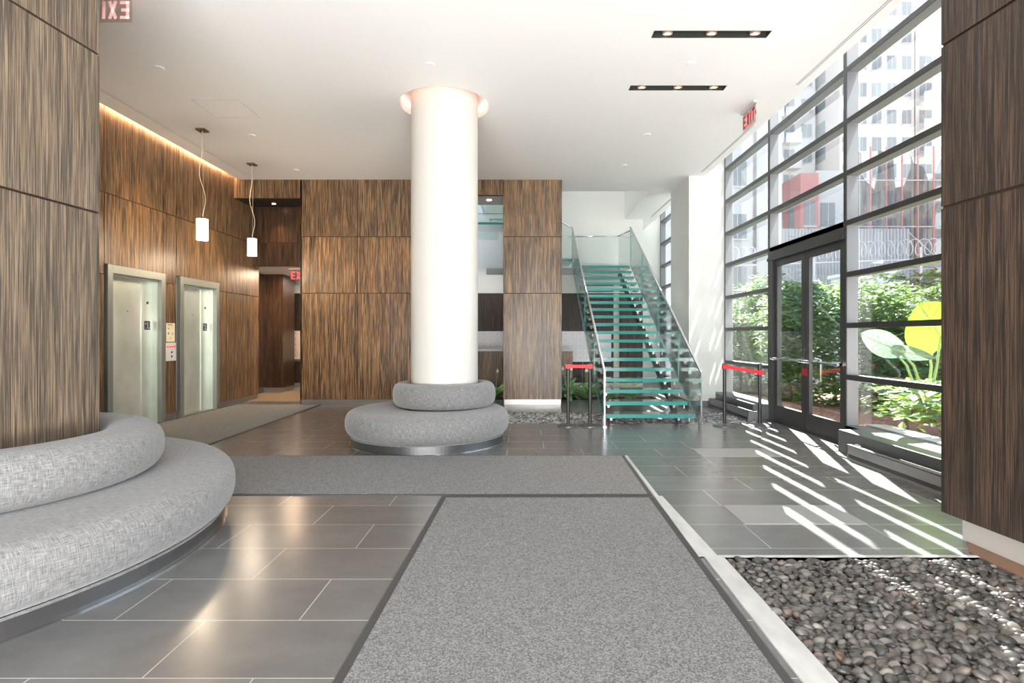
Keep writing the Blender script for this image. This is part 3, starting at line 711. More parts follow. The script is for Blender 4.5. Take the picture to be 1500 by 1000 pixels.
# glass bridge seen through the gap left of the pier
br_ = empty('glass_bridge', (-1.2, 13.3, 4.0), label='level teal glass footbridge seen through the gap beside the white column', cat='bridge')
bo = Vector((-1.2, 13.3, 4.0))
def bb(mb, nm, mt): mb.v = [tuple(Vector(v)-bo) for v in mb.v]; return mb.build(nm, mt, br_)
for (za, zb_, mt) in ((4.22, 4.42, 'tread'), (4.03, 4.20, 'tread')):
    t = MB(); t.box(-2.4, -.2, 12.9, 12.94, za, zb_); bb(t, 'glass_fascia', M[mt])
t = MB(); t.box(-2.4, -.2, 12.88, 13.85, 3.97, 4.01); bb(t, 'glass_floor', M['tread'])
t = MB(); t.box(-2.4, -.2, 12.87, 12.88, 3.965, 4.015); t.box(-2.4, -.2, 12.87, 12.88, 4.205, 4.22); bb(t, 'glass_edge', M['teal_edge'])
t = MB(); t.box(-2.4, -.55, 12.95, 12.97, 3.62, 3.80); bb(t, 'lower_fascia', M['tread'])

# ---------------------------------------------------------------- mail wall furniture
M['mail_pink'] = mat('mailbox_beige', (.80, .68, .60), .4, .1)
def mailbox_bank(x0, x1, z0, z1, nc, nr, label, y=YF-.105, mt='mail'):
    e = empty('mailbox_bank', ((x0+x1)/2, y+.05, z0), label=label, cat='mailboxes')
    xo = (x0+x1)/2; b = MB(); b.box(x0-xo, x1-xo, -.02, .05, 0, z1-z0); b.build('cabinet', M[mt], e)
    w_, h_ = (x1-x0)/nc, (z1-z0)/nr
    for i in range(nc):
        for j in range(nr):
            d = MB(); xa = x0-xo+i*w_; za = j*h_
            d.box(xa+.006, xa+w_-.006, -.034, -.02, za+.006, za+h_-.006)
            do = d.build('mailbox_door', M[mt], e)
            if nc*nr < 60:
                l_ = MB(); l_.box(xa+w_*.5-.01, xa+w_*.5+.01, -.038, -.034, za+h_*.55, za+h_*.55+.02); l_.build('lock', M['darksteel'], do)
mailbox_bank(-1.35, -.4, 1.03, 1.53, 5, 3, 'grey mailbox bank seen in the gap between column and wood pier')
mailbox_bank(.9, 2.42, .70, 1.53, 8, 5, 'grey mailbox bank seen behind the glass stair')
mailbox_bank(-6.35, -5.6, .77, 1.54, 2, 5, 'pinkish mailbox bank at the end of the side hall', mt='mail_pink')
e = empty('mail_counter', (0, 13.3, 0), label='dark wood mail counter behind the wood pier', cat='counter')
b = MB(); b.box(-2.2, 1.20, 0, .6, 0, 1.04); b.build('body', M['wood'], e)
b = MB(); b.box(-2.2, 1.22, -.02, .6, 1.04, 1.075); b.build('worktop', M['counter'], e)

# ---------------------------------------------------------------- stanchions
def belt_barrier(xa, xb, y, z1, z2, label):
    e = empty('belt_barrier', ((xa+xb)/2, y, 0), label=label, cat='belt barrier')
    h = .97; xo = (xa+xb)/2
    for x in (xa-xo, xb-xo):
        lathe([(0, .0), (.17, .0), (.17, .012), (.12, .03), (.035, .045), (.03, .05), (0, .05)], x, 0, 40).build('base', M['stan_base'], e, smooth=False)
        lathe([(.026, .045), (.026, h-.09), (.032, h-.09), (.032, h), (.0, h)], x, 0, 24).build('post', M['black'], e, smooth=False)
    b = MB(); b.quad([(xa-xo, -.03, z1-.05), (xb-xo, -.03, z2-.05), (xb-xo, -.03, z2), (xa-xo, -.03, z1)])
    b.quad([(xa-xo, -.033, z1-.05), (xb-xo, -.033, z2-.05), (xb-xo, -.033, z2), (xa-xo, -.033, z1)])
    b.box(xa-xo-.04, xa-xo+.04, -.045, .0, z1-.058, z1+.006); b.box(xb-xo-.04, xb-xo+.04, -.045, .0, z2-.058, z2+.006)
    b.build('belt', M['red'], e)
M['stan_base'] = mat('stanchion_base', (.13, .13, .135), .35, .5)
belt_barrier(.714, 1.055, 8.72, .955, .955, 'pair of black stanchions joined by a red belt at the foot of the stair')
belt_barrier(3.15, 3.70, 8.72, .95, .86, 'pair of black stanchions joined by a red belt in front of the window')

# ---------------------------------------------------------------- pendants
def pendant(x, y, glow, label, zt=3.21, power=20):
    e = empty('pendant_lamp', (x, y, ZC), label=label, cat='pendant lamp', group='cylinder pendants by the elevators')
    b = MB(); b.box(-.07, .07, -.07, .07, -.022, 0); b.build('canopy', M['brass'], e)
    L_ = ZC-zt; b = MB(); pts = []
    for k in range(25):
        t = k/24; pts.append((.045*math.sin(t*9)*math.sin(t*PI)-.03*math.sin(t*PI*2), 0, -.02-t*(L_-.05)))
    b.tube(pts, .005, 6); b.build('cable', M['cable'], e, smooth=True)
    b = MB(); b.tube([(.012, 0, -.02), (.012, 0, -L_+.03)], .0015, 4); b.build('wire', M['cable'], e)
    lathe([(0, 0), (.082, 0), (.082, .32), (.02, .325), (0, .325)], 0, 0, 36).build('shade', glow, e, smooth=False, loc=(0, 0, -L_-.325+.0))
    b = MB(); b.tube([(0, 0, -L_), (0, 0, -L_+.05)], .013); b.build('socket', M['chrome'], e)
    if power: lamp('pendant_bulb', 'POINT', (x, y, zt-.45), (0, 0, -1), power, (1, .80, .58), shadow_soft_size=.08).parent = None
pendant(-4.95, 8.66, M['lamp'], 'lit cylinder pendant hanging in front of the second elevator')
pendant(-5.01, 10.38, M['lamp2'], 'dimmer cylinder pendant hanging before the hall opening')

# ---------------------------------------------------------------- ceiling fittings
for s_, lb in zip(SLOTS, ('recessed black slot with three spotlights in the ceiling, nearer one', 'recessed black slot with three spotlights in the ceiling, nearer the exit sign')):
    xm, ym = (s_[0]+s_[1])/2, (s_[2]+s_[3])/2
    e = empty('slot_light', (xm, ym, ZC), label=lb, cat='ceiling light', group='three lamp slot lights')
    b = MB(); b.box(s_[0]-xm, s_[1]-xm, -.07, -.064, -.003, .11); b.box(s_[0]-xm, s_[1]-xm, .064, .07, -.003, .11); b.box(s_[0]-xm, s_[1]-xm, -.064, .064, .10, .11)
    b.box(s_[0]-xm, s_[0]-xm+.006, -.07, .07, -.003, .11); b.box(s_[1]-xm-.006, s_[1]-xm, -.07, .07, -.003, .11); b.build('housing', mat('slot_black', (.035, .04, .035), .4), e)
    for x in (1.535, 2.0, 2.46):
        rg = lathe([(.040, 0), (.056, 0), (.056, .05), (.040, .05), (.040, 0)], 0, 0, 24); o = rg.build('lamp_ring', mat('ring_copper', (.7, .42, .3), .3, .6), e, loc=(x-xm, 0, .0)); o.rotation_euler = (.25, 0, 0)
        bl = lathe([(0, .012), (.040, .012)], 0, 0, 20); bl.build('bulb', M['bulb'], o)
        lamp('slot_spot', 'SPOT', (x, ym, ZC-.05), (0, 0, -1), 30, (1, .8, .6), spot_size=1.1, spot_blend=.6, shadow_soft_size=.04)
det = [(233, 99, 'left of the others, before the access panel'), (630, 94, 'in front of the white column'), (1012, 92, 'between the two spotlight slots'), (369, 198, 'between the two pendants'), (434, 249, 'before the back wood wall'), (948, 197, 'in front of the stair'), (915, 242, 'nearest the glass stair')]
for x, y, lb in det:
    Y = 3.19*F/(VY-y); X = (x-VX)/F*Y
    o = lathe([(0, -.012), (.045, -.012), (.055, -.006), (.055, 0)], 0, 0, 24).build('sprinkler_cover', M['white'], loc=(X, Y, ZC))
    tag(o, 'small round white ceiling disc '+lb, 'ceiling disc', 'round white ceiling discs')
b = MB()
for r in split_rects(-4.46, -3.82, 7.54, 8.17, [(-4.448, -3.832, 7.552, 8.158)]): b.box(*r, -.004, 0)
b.v = [(x, y, z+ZC) for x, y, z in b.v]
struct(b.build('trim_5', mat('panel_edge', (.6, .59, .56), .6)))
b = MB(); b.tube([(-5.28, 11.9, ZC-.385), (-5.28, 11.9, ZC-.38)], .035, 16); o = b.build('downlight', M['bulb']); tag(o, 'tiny lit recessed downlight in the dark soffit over the hall opening', 'downlight')
lamp('hall_soffit_spot', 'SPOT', (-5.28, 11.9, ZC-.42), (0, .1, -1), 40, (1, .7, .45), spot_size=1.3, spot_blend=.8, shadow_soft_size=.03)
b = MB(); b.tube([(-.70, 11.85, ZC-.316), (-.70, 11.85, ZC-.31)], .05, 16); o = b.build('downlight', M['bulb']); tag(o, 'lit recessed downlight in the grey soffit between column and wood pier', 'downlight')
lamp('hall_lamp', 'AREA', (-5.3, 13.2, 2.88), (0, 0, -1), 45, (1, .72, .48), size=.5)
lamp('hall_lamp_rear', 'AREA', (-5.2, 14.7, 2.88), (0, 0, -1), 14, (1, .85, .75), size=.4)
lamp('mail_wall_fill', 'AREA', (-.9, 14.2, 3.3), (0, 0, -1), 9, (1, .97, .93), size=.8)  # unseen lamp added to lift the dim area behind the stair
for x in (.3, 1.5, 2.2): lamp('stair_hall_fill', 'SPOT', (x, 12.0, ZC-.03), (0, -.15 if x == .3 else .05, -1), 110, (1, .96, .9), spot_size=1.2, spot_blend=.8, shadow_soft_size=.1)  # unseen spots added to brighten the plants and pebble strip
# cove along the elevator wall
b = MB(); b.box(-5.76, -5.70, 5.0, 11.3, ZC+.15, ZC+.19); o = b.build('cove_light', M['cove']); o.parent = ceil_o
# warm grazing downlights over the wood wall
for x in (-4.0, -2.7): lamp('wall_washer', 'SPOT', (x, 10.3, ZC-.02), (0, .42, -1), 120, (1, .62, .33), spot_size=.9, spot_blend=.8, shadow_soft_size=.05)
for y in (8.5, 10.2): lamp('wall_washer', 'SPOT', (-4.9, y, ZC-.02), (-.42, 0, -1), 70, (1, .62, .33), spot_size=1.0, spot_blend=.9, shadow_soft_size=.05)

# exit signs: clear acrylic with red letters
def letters(parent, s, size, mt, nm='letters'):
    """EXIT in block strokes; returns one mesh, x to the right, z up, from the origin"""
    b = MB(); t = size*.17; x = 0; w_ = size*.52
    def bar(p, q_):
        p, q_ = Vector((p[0], 0, p[1])), Vector((q_[0], 0, q_[1])); d = (q_-p).normalized(); n_ = Vector((-d.z, 0, d.x))*t/2
        pts = [p-n_, q_-n_, q_+n_, p+n_]; k = len(b.v)
        b.v += [tuple(a+Vector((0, -.0015, 0))) for a in pts]+[tuple(a+Vector((0, .0015, 0))) for a in pts]
        b.f += [(k, k+1, k+2, k+3), (k+7, k+6, k+5, k+4)]+[(k+i, k+(i+1) % 4, k+4+(i+1) % 4, k+4+i) for i in range(4)]; b.m += [0]*6
    S = size; h = t/2
    for ch in s:
        if ch == 'E':
            bar((x+h, 0), (x+h, S)); bar((x, h), (x+w_, h)); bar((x, S-h), (x+w_, S-h)); bar((x, S/2), (x+w_*.85, S/2)); x += w_+S*.16
        elif ch == 'X': bar((x+h, 0), (x+w_-h, S)); bar((x+w_-h, 0), (x+h, S)); x += w_+S*.16
        elif ch == 'I': bar((x+h, 0), (x+h, S)); x += t+S*.16
        elif ch == 'T': bar((x+w_/2, 0), (x+w_/2, S)); bar((x, S-h), (x+w_, S-h)); x += w_+S*.10
        elif ch == '>': bar((x, S*.38), (x+S*.13, S*.5)); bar((x+S*.13, S*.5), (x, S*.62)); x += S*.2
    return b.build(nm, mt, parent)
def exit_sign(loc, rz, label, mt, s='EXIT', hh=.28, ww=.42):
    e = empty('exit_sign', loc, rz, label=label, cat='exit sign')
    b = MB(); b.box(-ww/2, ww/2, -.004, .004, -hh, -.03); b.build('acrylic_panel', M['acrylic'], e)
    b = MB(); b.box(-ww/2-.01, ww/2+.01, -.03, .03, -.03, 0); b.build('mount', M['mount'], e)
    o = letters(e, s, hh*.62, mt); o.location = (-ww/2+.03, -.006, -hh+.035)
M['mount'] = mat('sign_mount', (.6, .58, .56), .4)
exit_sign((3.16, 7.80, ZC), -PI/2, 'red lettered exit sign hanging from the ceiling by the window wall', M['red_letter'], 'EXIT>', .29, .44)
exit_sign((-3.86, 5.22, ZC), PI, 'pale exit sign seen reversed beside the left wood block', emis('pale_red', (.95, .60, .56), .5), 'EXIT>', .265, .44)
exit_sign((-5.05, 12.6, 2.92), 0, 'small exit sign hanging in the side hall', emis('exit_pink', (.9, .12, .12), .5), 'EXIT', .28, .36)

# ---------------------------------------------------------------- plants indoors
def blade_plant(name, x, y, z, n, length, label, mt, wide=.035, up=.8, seed=1, flowers=0, feather=False):
    rnd = random.Random(seed); e = empty(name, (x, y, z), label=label, cat='plant', group='plants in the bed behind the stair')
    mb = MB()
    for i in range(n):
        az = rnd.uniform(0, 2*PI); ln = length*rnd.uniform(.6, 1.1); el = rnd.uniform(.45, 1.25)*up
        d = Vector((math.cos(az), math.sin(az), 0)); s_ = Vector((-d.y, d.x, 0)); p = Vector((d.x*.03, d.y*.03, 0)); K = 7; pts = []
        for k in range(K+1):
            pts.append(p.copy()); a = el-(k/K)*1.5*rnd.uniform(.8, 1.1); p = p+(d*math.cos(a)+Vector((0, 0, 1))*math.sin(a))*ln/K
        if feather:
            for k in range(1, K*3):
                t = k/(K*3); i0 = min(int(t*K), K-1); q_ = pts[i0].lerp(pts[i0+1], t*K-i0); w_ = wide*2.2*math.sin(PI*min(1, t*.9+.1))
                tt = (pts[i0+1]-pts[i0]).normalized()
                for sg in (-1, 1):
                    tip = q_+s_*sg*w_+tt*w_*.5; mb.quad([q_-tt*.005, q_+tt*.008, tip+Vector((0, 0, -.01))])
        else:
            for k in range(K):
                wa, wb = [wide*math.sin(PI*(.12+.88*t))**.8 if t < 1 else 0 for t in (k/K, (k+1)/K)]
                mb.quad([pts[k]-s_*wa, pts[k+1]-s_*wb, pts[k+1]+Vector((0, 0, -.006)), pts[k]+Vector((0, 0, -.006))]); mb.quad([pts[k]+Vector((0, 0, -.006)), pts[k+1]+Vector((0, 0, -.006)), pts[k+1]+s_*wb, pts[k]+s_*wa])
    mb.build('leaves', mt, e, recalc=False)
    for i in range(flowers):
        az = rnd.uniform(0, 6.28); r = rnd.uniform(.05, .2); b = MB(); c_ = Vector((math.cos(az)*r, math.sin(az)*r, length*.85))
        b.tube([(0, 0, 0), tuple(c_)], .004, 5); st_ = b.build('flower_stem', M['stem_g'], e)
        b = MB(); b.quad([c_+Vector((-.03, 0, 0)), c_+Vector((0, -.01, -.03)), c_+Vector((.035, 0, .01)), c_+Vector((0, .01, .08))]); b.build('flower', mat('white_flower', (.85, .87, .8), .5), st_)
blade_plant('peace_lily', -.62, 12.7, -.03, 34, .72, 'leafy plant between the column bench and the wood pier', M['fern'], .05, 1.1, 11, 1)
blade_plant('peace_lily', 1.05, 12.7, -.03, 44, .8, 'broad leaved plant with white blooms behind the left stanchions', M['fern'], .05, 1.15, 12, 3)
blade_plant('peace_lily', 1.45, 12.75, -.03, 40, .75, 'broad leaved plant just left of the stair foot', M['fern'], .045, 1.1, 13, 2)
blade_plant('fern', 2.0, 12.7, -.03, 34, .72, 'green fern under the left half of the stair', M['fern'], .03, 1.1, 14, 0, True)
blade_plant('fern', 2.5, 12.7, -.03, 40, .75, 'arching green fern under the right half of the stair', M['fern'], .035, 1.15, 15, 0, True)
blade_plant('peace_lily', .72, 12.75, -.03, 34, .72, 'dark leafy plant hugging the right edge of the wood pier', M['fern'], .045, 1.1, 16, 0)

# ---------------------------------------------------------------- outdoors
st = MB(); st.box(GX+.15, 90, -20, 130, -.5, -.05); struct(st.build('ground', M['concrete']))
st = MB(); st.box(GX+.5, 9.5, 3, 16, -.05, .02); struct(st.build('ground_mulch', mat('mulch', (.22, .10, .07), .95)))
st = MB(); st.box(GX+.2, GX+.45, 3, 7.3, -.05, .25); struct(st.build('ground_kerb', M['concrete']))
# outside return wall of the building beyond the window
st = MB(); st.box(7.2, 7.7, 16.6, 17.2, 0, 9); struct(st.build('wall_outside_pier', M['grey_wall']))

def shrub(x, y, rx, ry, h, n, ls, label, mt, seed, z0=.15, group='leafy shrubs outside the window', name='leafy_shrub', stems=7):
    rnd = random.Random(seed); e = empty(name, (x, y, 0), label=label, cat='shrub', group=group); mb = MB()
    lobes = [(Vector((rnd.uniform(-.6, .6)*rx, rnd.uniform(-.6, .6)*ry, z0+(h-z0)*rnd.uniform(.08, .88))), rnd.uniform(.3, .5)) for _ in range(20)]
    for i in range(n):
        c, r = rnd.choice(lobes); d = Vector((rnd.gauss(0, 1), rnd.gauss(0, 1), rnd.gauss(0, 1))).normalized()*rnd.uniform(.55, 1)
        p = c+Vector((d.x*rx*r*1.6, d.y*ry*r*1.6, d.z*(h-z0)*r*.75)); p.z = min(max(p.z, z0*.6), h*rnd.uniform(.95, 1.02))
        a = rnd.uniform(0, 2*PI); t = Vector((math.cos(a), math.sin(a), rnd.uniform(-.7, .5))).normalized(); s_ = t.cross(Vector((rnd.uniform(-.5, .5), rnd.uniform(-.5, .5), 1))).normalized(); u = t.cross(s_)
        l = ls*rnd.uniform(.7, 1.3); w_ = l*.24
        mb.quad([p, p+t*l*.45-s_*w_+u*l*.03, p+t*l, p+t*l*.5-u*l*.05]); mb.quad([p, p+t*l*.5-u*l*.05, p+t*l, p+t*l*.45+s_*w_+u*l*.03])
    mb.build('foliage', mt, e, recalc=False)
    s2 = MB()
    for i in range(stems):
        a = rnd.uniform(0, 6.28); s2.tube([(0+.08*math.cos(a), .08*math.sin(a), 0), (.3*rx*math.cos(a), .3*ry*math.sin(a), h*.4), (.55*rx*math.cos(a+.3), .55*ry*math.sin(a+.3), h*.85)], [.018, .013, .006], 6)
    s2.build('stems', M['stem'], e)
shrub(5.9, 12.1, .75, .7, 2.5, 4200, .15, 'tall leafy shrub behind the far door leaf', M['leaf'], 21)
shrub(6.35, 11.2, .75, .7, 2.4, 4200, .15, 'tall leafy shrub behind the near door leaf', M['leaf'], 22)
shrub(6.2, 15.0, .95, 1.0, 3.0, 4000, .17, 'shrub behind the window bay left of the door', M['leaf'], 23)
shrub(5.3, 13.4, .45, .5, 1.9, 1500, .13, 'small shrub at the far corner of the window bay left of the door', M['leaf'], 24)
shrub(6.9, 10.2, .85, .75, 2.3, 4000, .15, 'wide shrub behind the window beside the right wood block', M['leaf'], 25)
shrub(8.9, 13.2, 1.3, 1.0, 2.9, 3500, .17, 'tallest shrub at the back of the garden bed', M['leaf'], 26)
shrub(8.3, 11.0, .9, .9, 2.4, 3000, .17, 'rear shrub behind the big lime leaf', M['leaf'], 27)
shrub(5.5, 7.1, .75, .8, .86, 520, .17, 'low yellow green ground cover against the right window', M['leaf_y'], 28, .35, name='ground_cover', stems=5)
shrub(5.6, 8.0, .5, .5, .7, 260, .15, 'low leafy clump near the door sill outside', M['leaf'], 29, .2, name='ground_cover', stems=3)

def big_leaf(e, base, tip_dir, size, stem_from, mt, nm='leaf', droop=.25, width=.82, flip=0):
    """heart shaped leaf: base = where the stalk meets it"""
    t = Vector(tip_dir).normalized(); s_ = t.cross(Vector((0, 1, 0))).normalized() if flip == 0 else t.cross(Vector((0, 0, 1))).normalized(); u = t.cross(s_).normalized()
    mb = MB(); K, J = 14, 6; base = Vector(base); grid = []
    for k in range(K+1):
        a = k/K; along = -.28+1.28*a
        hw = width*.62*math.sin(PI*min(1, .16+.84*a))**.75*(1 if a < 1 else 0)
        row = []
        for j in range(-J, J+1):
            f = j/J; x_ = f*hw
            al = along-(.16*(1-abs(f)) if a < .12 else 0)*0
            w_ = .02*math.sin(f*16)
            row.append(base+(t*al+s_*x_+u*(droop*(al*al+f*f*hw*.5)+w_*.6))*size)
        grid.append(row)
    b0 = len(mb.v)
    for row in grid: mb.v += [tuple(p) for p in row]
    W = 2*J+1
    for k in range(K):
        for j in range(W-1):
            if k == 0 and abs(j-J+.5) < 1: continue
            mb.f.append((b0+k*W+j, b0+k*W+j+1, b0+(k+1)*W+j+1, b0+(k+1)*W+j)); mb.m.append(0)
    lo_ = mb.build(nm, mt, e, smooth=True, recalc=False)
    vn = MB()
    for k in range(3, K, 2):
        for sg in (0, W-1): vn.tube([grid[max(0, k-3)][J], grid[k-1][(J+sg)//2], grid[k][sg]], .003, 4)
    vn.tube([grid[1][J], grid[K//2][J], grid[K][J]], .006, 5); vn.build('veins', M['stem_g'], lo_)
    b = MB(); sf = Vector(stem_from); mid = (sf+base)/2+Vector((.03, 0, .08)); b.tube([sf, mid, base], [.022, .016, .010], 8); b.build('stalk', M['stem_g'], lo_, smooth=True)
ex, ey = 5.35, 7.25
e = empty('elephant_ear_plant', (ex, ey, 0), label='elephant ear plant with huge lime leaf outside the right window', cat='plant')
def EP(px, py, Y): return P(px, py, Y)-Vector((ex, ey, 0))
big_leaf(e, EP(1378, 492, 7.3), (-.45, 0, .75), .50, EP(1362, 585, 7.3), M['leaf_big'], droop=-.1, width=1.35)
big_leaf(e, EP(1304, 508, 7.4), (-1, 0, .38), .50, EP(1345, 580, 7.4), M['leaf_pale'], droop=.25, width=.55, flip=0)
big_leaf(e, EP(1318, 514, 7.3), (1, .0, -.22), .42, EP(1352, 575, 7.4), M['leaf_pale'], droop=.2, width=.35)
big_leaf(e, EP(1362, 515, 7.6), (-.8, 0, .45), .2, EP(1360, 575, 7.5), M['leaf_pale'], droop=.2, width=.9)

# buildings
def facade_tower(name, x0, x1, y, depth, z1, fl_h, bays, label, wall, group=None, z0=0, balc=()):
    e = empty(name, ((x0+x1)/2, y, 0), label=label, cat='building'); 
    if group: e['group'] = group
    xo = (x0+x1)/2; b = MB(); b.box(x0-xo, x1-xo, 0, depth, z0, z1); b.build('wall', wall, e)
    n_ = int((z1-z0)/fl_h); pn = MB(); fr_ = MB(); bl_ = MB()
    wb = (x1-x0)/bays
    for k in range(n_):
        z = z0+k*fl_h+.9
        for i in range(bays):
            xa = x0-xo+i*wb+wb*.2; wide = wb*.6
            if i in balc:
                bl_.box(xa-wb*.15, xa+wide+wb*.15, -1.2, 0, z-.95, z-.80); bl_.box(xa-wb*.15, xa+wide+wb*.15, -1.2, -1.12, z-.8, z+.15)
            pn.box(xa, xa+wide, -.04, .0, z, z+1.5); fr_.box(xa+wide*.48, xa+wide*.52, -.07, -.04, z, z+1.5); fr_.box(xa-.08, xa+wide+.08, -.12, 0, z-.12, z)
        # side windows that face the lobby
        for yy in (depth*.2, depth*.6): pn.box(x0-xo-.04, x0-xo, yy, yy+depth*.18, z, z+1.5)
    pn.build('window', M['bwin'], e); fr_.build('window_frame', M['bfr'], e)
    if balc: bl_.build('balcony', M['bfr'], e)
    return e
M['bwin'] = mat('far_window', (.28, .30, .32), .3); M['bfr'] = mat('far_trim', (.62, .60, .58), .7)
M['brick_hazed'] = mat('hazed_pink_brick', (.66, .60, .57), .9); M['brick_grey'] = mat('hazed_grey_brick', (.64, .63, .62), .9)  # glare and haze washed into the brick colours
facade_tower('apartment_tower', 34.0, 42.0, 60, 14, 44, 2.9, 5, 'tall pale apartment tower behind the scaffolding', M['brick_hazed'])
facade_tower('apartment_tower', 42.15, 44.3, 60, 14, 34.6, 2.9, 1, 'lower balcony wing at the right side of the pale tower', M['brick_hazed'], balc=(0,))
facade_tower('apartment_tower', 25.5, 33.5, 64, 14, 50, 2.9, 4, 'pale grey tower with balconies left of the pink tower', M['brick_grey'], balc=(1, 2))
facade_tower('apartment_block', 14.5, 17.2, 38, 10, 20, 3.0, 2, 'narrow beige block seen above the entrance door', mat('beige_brick', (.55, .50, .45), .9))
facade_tower('apartment_block', 16.9, 18.0, 34, 3.8, 11.3, 3.6, 1, 'narrow red fronted building with white window frames', mat('red_front', (.60, .27, .26), .8))
e = facade_tower('apartment_block', 10.2, 14.0, 34, 10, 18, 3.2, 2, 'grey building behind the window bay left of the door', M['grey_wall'])
facade_tower('apartment_block', 18.1, 21.0, 34.5, 10, 11.6, 3.6, 2, 'grey low building right of the narrow red front', M['brick_grey'])
# scaffold with netting
e = empty('scaffold', (22, 27, 0), label='scaffold with red poles and torn grey netting beyond the fence', cat='scaffold')
M['net'] = mat('grey_netting', (.20, .19, .20), .9); M['pole'] = mat('red_pole', (.62, .25, .24), .6)
t_ = N(M['net'], 'ShaderNodeBsdfTransparent'); s__ = N(M['net'], 'ShaderNodeMixShader'); s__.inputs[0].default_value = .25
o_ = [n for n in M['net'].node_tree.nodes if n.type == 'OUTPUT_MATERIAL'][0]
L(M['net'], B(M['net']).outputs[0], s__.inputs[1]); L(M['net'], t_.outputs[0], s__.inputs[2]); L(M['net'], s__.outputs[0], o_.inputs[0])
cm = ramp(M['net'], noise(M['net'], mapping(M['net'], (2.5, 2.5, .35)), 1, 5, .7), [(.3, (.03, .03, .03)), (.7, (.17, .165, .175))]); L(M['net'], cm, B(M['net']).inputs['Base Color'])
nm_ = MB(); rnd = random.Random(5); K = 44; x0, x1 = -6.5, 3.0
tops = [9.4+.8*math.sin(k*.9)+rnd.uniform(-.4, .4)+(2.6 if k in (33, 34) else 0)+(.9 if k in (21, 22) else 0) for k in range(K+1)]
for k in range(K):
    xa, xb = x0+(x1-x0)*k/K, x0+(x1-x0)*(k+1)/K; ya, yb = [.25*math.sin(i*1.7) for i in (k, k+1)]
    nm_.quad([(xa, ya, 0), (xb, yb, 0), (xb, yb-.1, tops[k+1]), (xa, ya-.1, tops[k])])
nm_.build('netting', M['net'], e, recalc=False)
for k in range(13):
    b = MB(); xx = x0+.3+k*.75; b.tube([(xx, -.4, 0), (xx, -.4, 10.4)], .035, 6); b.build('pole', M['pole'], e)
b = MB()
for z in (2.6, 4.6, 6.6, 8.8): b.tube([(x0, -.4, z), (x1, -.4, z)], .03, 6)
for k in range(0, 12, 3): xx = x0+.3+k*.75; b.tube([(xx, -.42, 2.6), (xx+2.2, -.42, 4.6)], .025, 5); b.tube([(xx+2.2, -.42, 4.6), (xx, -.42, 6.6)], .025, 5)
b.build('braces', mat('scaffold_grey', (.55, .55, .56), .5, .5), e)
# corrugated wall and shed
e = empty('corrugated_wall', (13.8, 24, 0), label='grey corrugated wall seen above the entrance door', cat='wall')
b = MB()
for k in range(40): b.box(-2.8+k*.14, -2.8+k*.14+.10, -.03, .02, 0, 6.0); 
b.box(-2.8, 2.8, 0, .15, 0, 6.0); b.build('sheeting', mat('corrugated', (.40, .40, .41), .6), e)
e = empty('storage_shed', (10.2, 16.2, 0), label='white metal shed behind the shrubs', cat='shed')
b = MB(); b.box(-.45, .45, 0, 1.5, 0, 3.2); b.build('body', M['mail'], e)
b = MB(); b.box(-.5, .5, -.1, 1.6, 3.2, 3.3); b.build('roof', M['white'], e)
b = MB()
for k in range(6): b.box(-.4+k*.135, -.4+k*.135+.03, -.02, 0, .1, 2.4)
b.build('slatted_door', M['white'], e)
# chain link fence with coiled wire
M['mesh'] = mat('chain_link', (.35, .35, .36), .6)
mm_ = M['mesh']; wv = []
for rot in (PI/4, -PI/4):
    mp = N(mm_, 'ShaderNodeMapping'); mp.inputs['Rotation'].default_value = (0, rot, 0); L(mm_, N(mm_, 'ShaderNodeNewGeometry').outputs['Position'], mp.inputs[0])
    sx = N(mm_, 'ShaderNodeSeparateXYZ'); L(mm_, mp.outputs[0], sx.inputs[0])
    f1 = N(mm_, 'ShaderNodeMath'); f1.operation = 'MULTIPLY'; f1.inputs[1].default_value = 16; L(mm_, sx.outputs[0], f1.inputs[0])
    f2 = N(mm_, 'ShaderNodeMath'); f2.operation = 'FRACT'; L(mm_, f1.outputs[0], f2.inputs[0])
    f3 = N(mm_, 'ShaderNodeMath'); f3.operation = 'LESS_THAN'; f3.inputs[1].default_value = .16; L(mm_, f2.outputs[0], f3.inputs[0]); wv.append(f3.outputs[0])
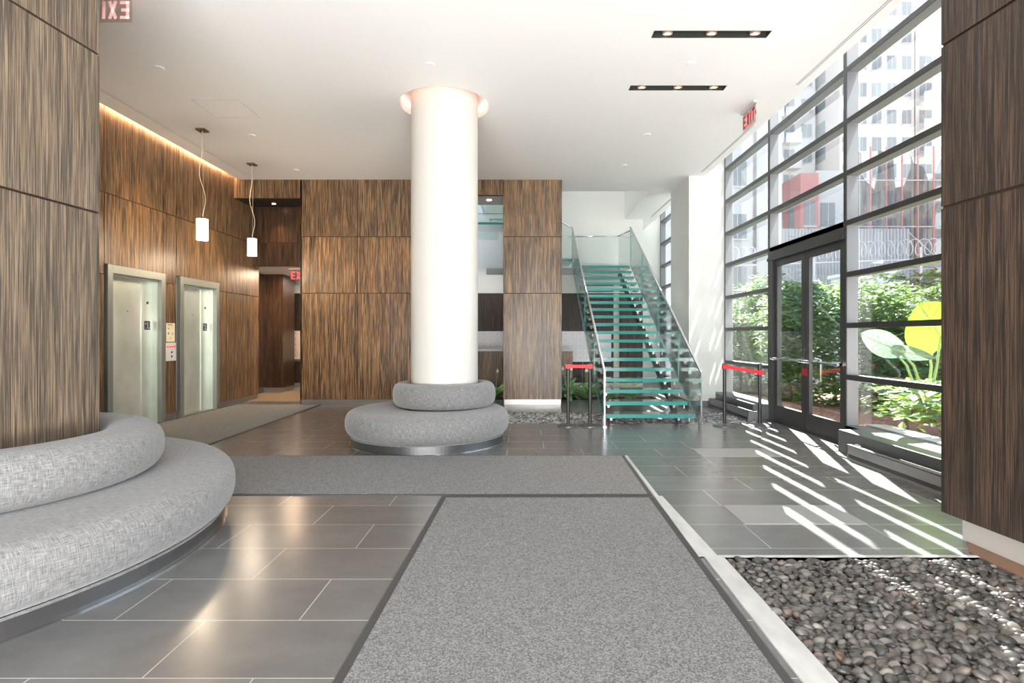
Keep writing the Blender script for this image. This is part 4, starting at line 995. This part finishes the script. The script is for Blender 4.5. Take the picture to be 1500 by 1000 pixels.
f4 = N(mm_, 'ShaderNodeMath'); f4.operation = 'MAXIMUM'; L(mm_, wv[0], f4.inputs[0]); L(mm_, wv[1], f4.inputs[1]); L(mm_, f4.outputs[0], B(mm_).inputs['Alpha'])
e = empty('chain_link_fence', (13, 18.6, 0), label='chain link fence topped with coiled razor wire', cat='fence')
b = MB(); b.quad([(-6, 1.5, 0), (6, -2.2, 0), (6, -2.2, 3.9), (-6, 1.5, 3.9)]); b.build('mesh', M['mesh'], e, recalc=False)
for k in range(5):
    b = MB(); x = -6+3*k; y = 1.5-3.7*k/4; b.tube([(x, y, 0), (x, y, 4.3)], .04, 8); b.build('post', M['mail'], e)
b = MB(); pts = []
for k in range(1300):
    t = k/1299; a = t*2*PI*48; pts.append((-6+12*t+.0, 1.5-3.7*t+.26*math.cos(a), 4.3+.26*math.sin(a)))
b.tube(pts, .014, 4); b.build('coiled_wire', M['mail'], e)
b = MB(); b.tube([(-6, 1.5, 3.9), (6, -2.2, 3.9)], .03, 6); b.build('top_rail', M['mail'], e)
# parked car beyond the hedge
st = MB(); st.box(10.1, 17, 14.6, 17.0, 0, .55); struct(st.build('ground_lot', M['concrete']))
e = empty('parked_car', (12.9, 15.8, .55), .0, label='pale car with a lime reflecting window behind the shrubs', cat='car')
b = MB(); prof = [(-2.1, .5), (-2.1, 1.25), (-1.5, 1.45), (-1.1, 2.25), (.6, 2.35), (1.4, 1.6), (2.1, 1.45), (2.2, .5)]
n_ = len(prof); b.v = [(x, -.9, z) for x, z in prof]+[(x, .9, z) for x, z in prof]; b.f = [tuple(range(n_)), tuple(range(n_, 2*n_))[::-1]]+[(i, (i+1) % n_, n_+(i+1) % n_, n_+i) for i in range(n_)]; b.m = [0]*(n_+2)
b.build('body', mat('car_paint', (.75, .76, .76), .3), e, bevel=.06)
b = MB(); b.prism([(-1.0, -.93), (.5, -.93), (.5, -.9), (-1.0, -.9)], 1.5, 2.2); b.build('side_window', mat('lime_reflection', (.65, .75, .25), .3), e)  # green reflection put into the pane as flat colour
for x in (-1.3, 1.3):
    b = MB(); b.tube([(x, -.95, .38), (x, -.75, .38)], .38, 20); b.build('wheel', M['black'], e)
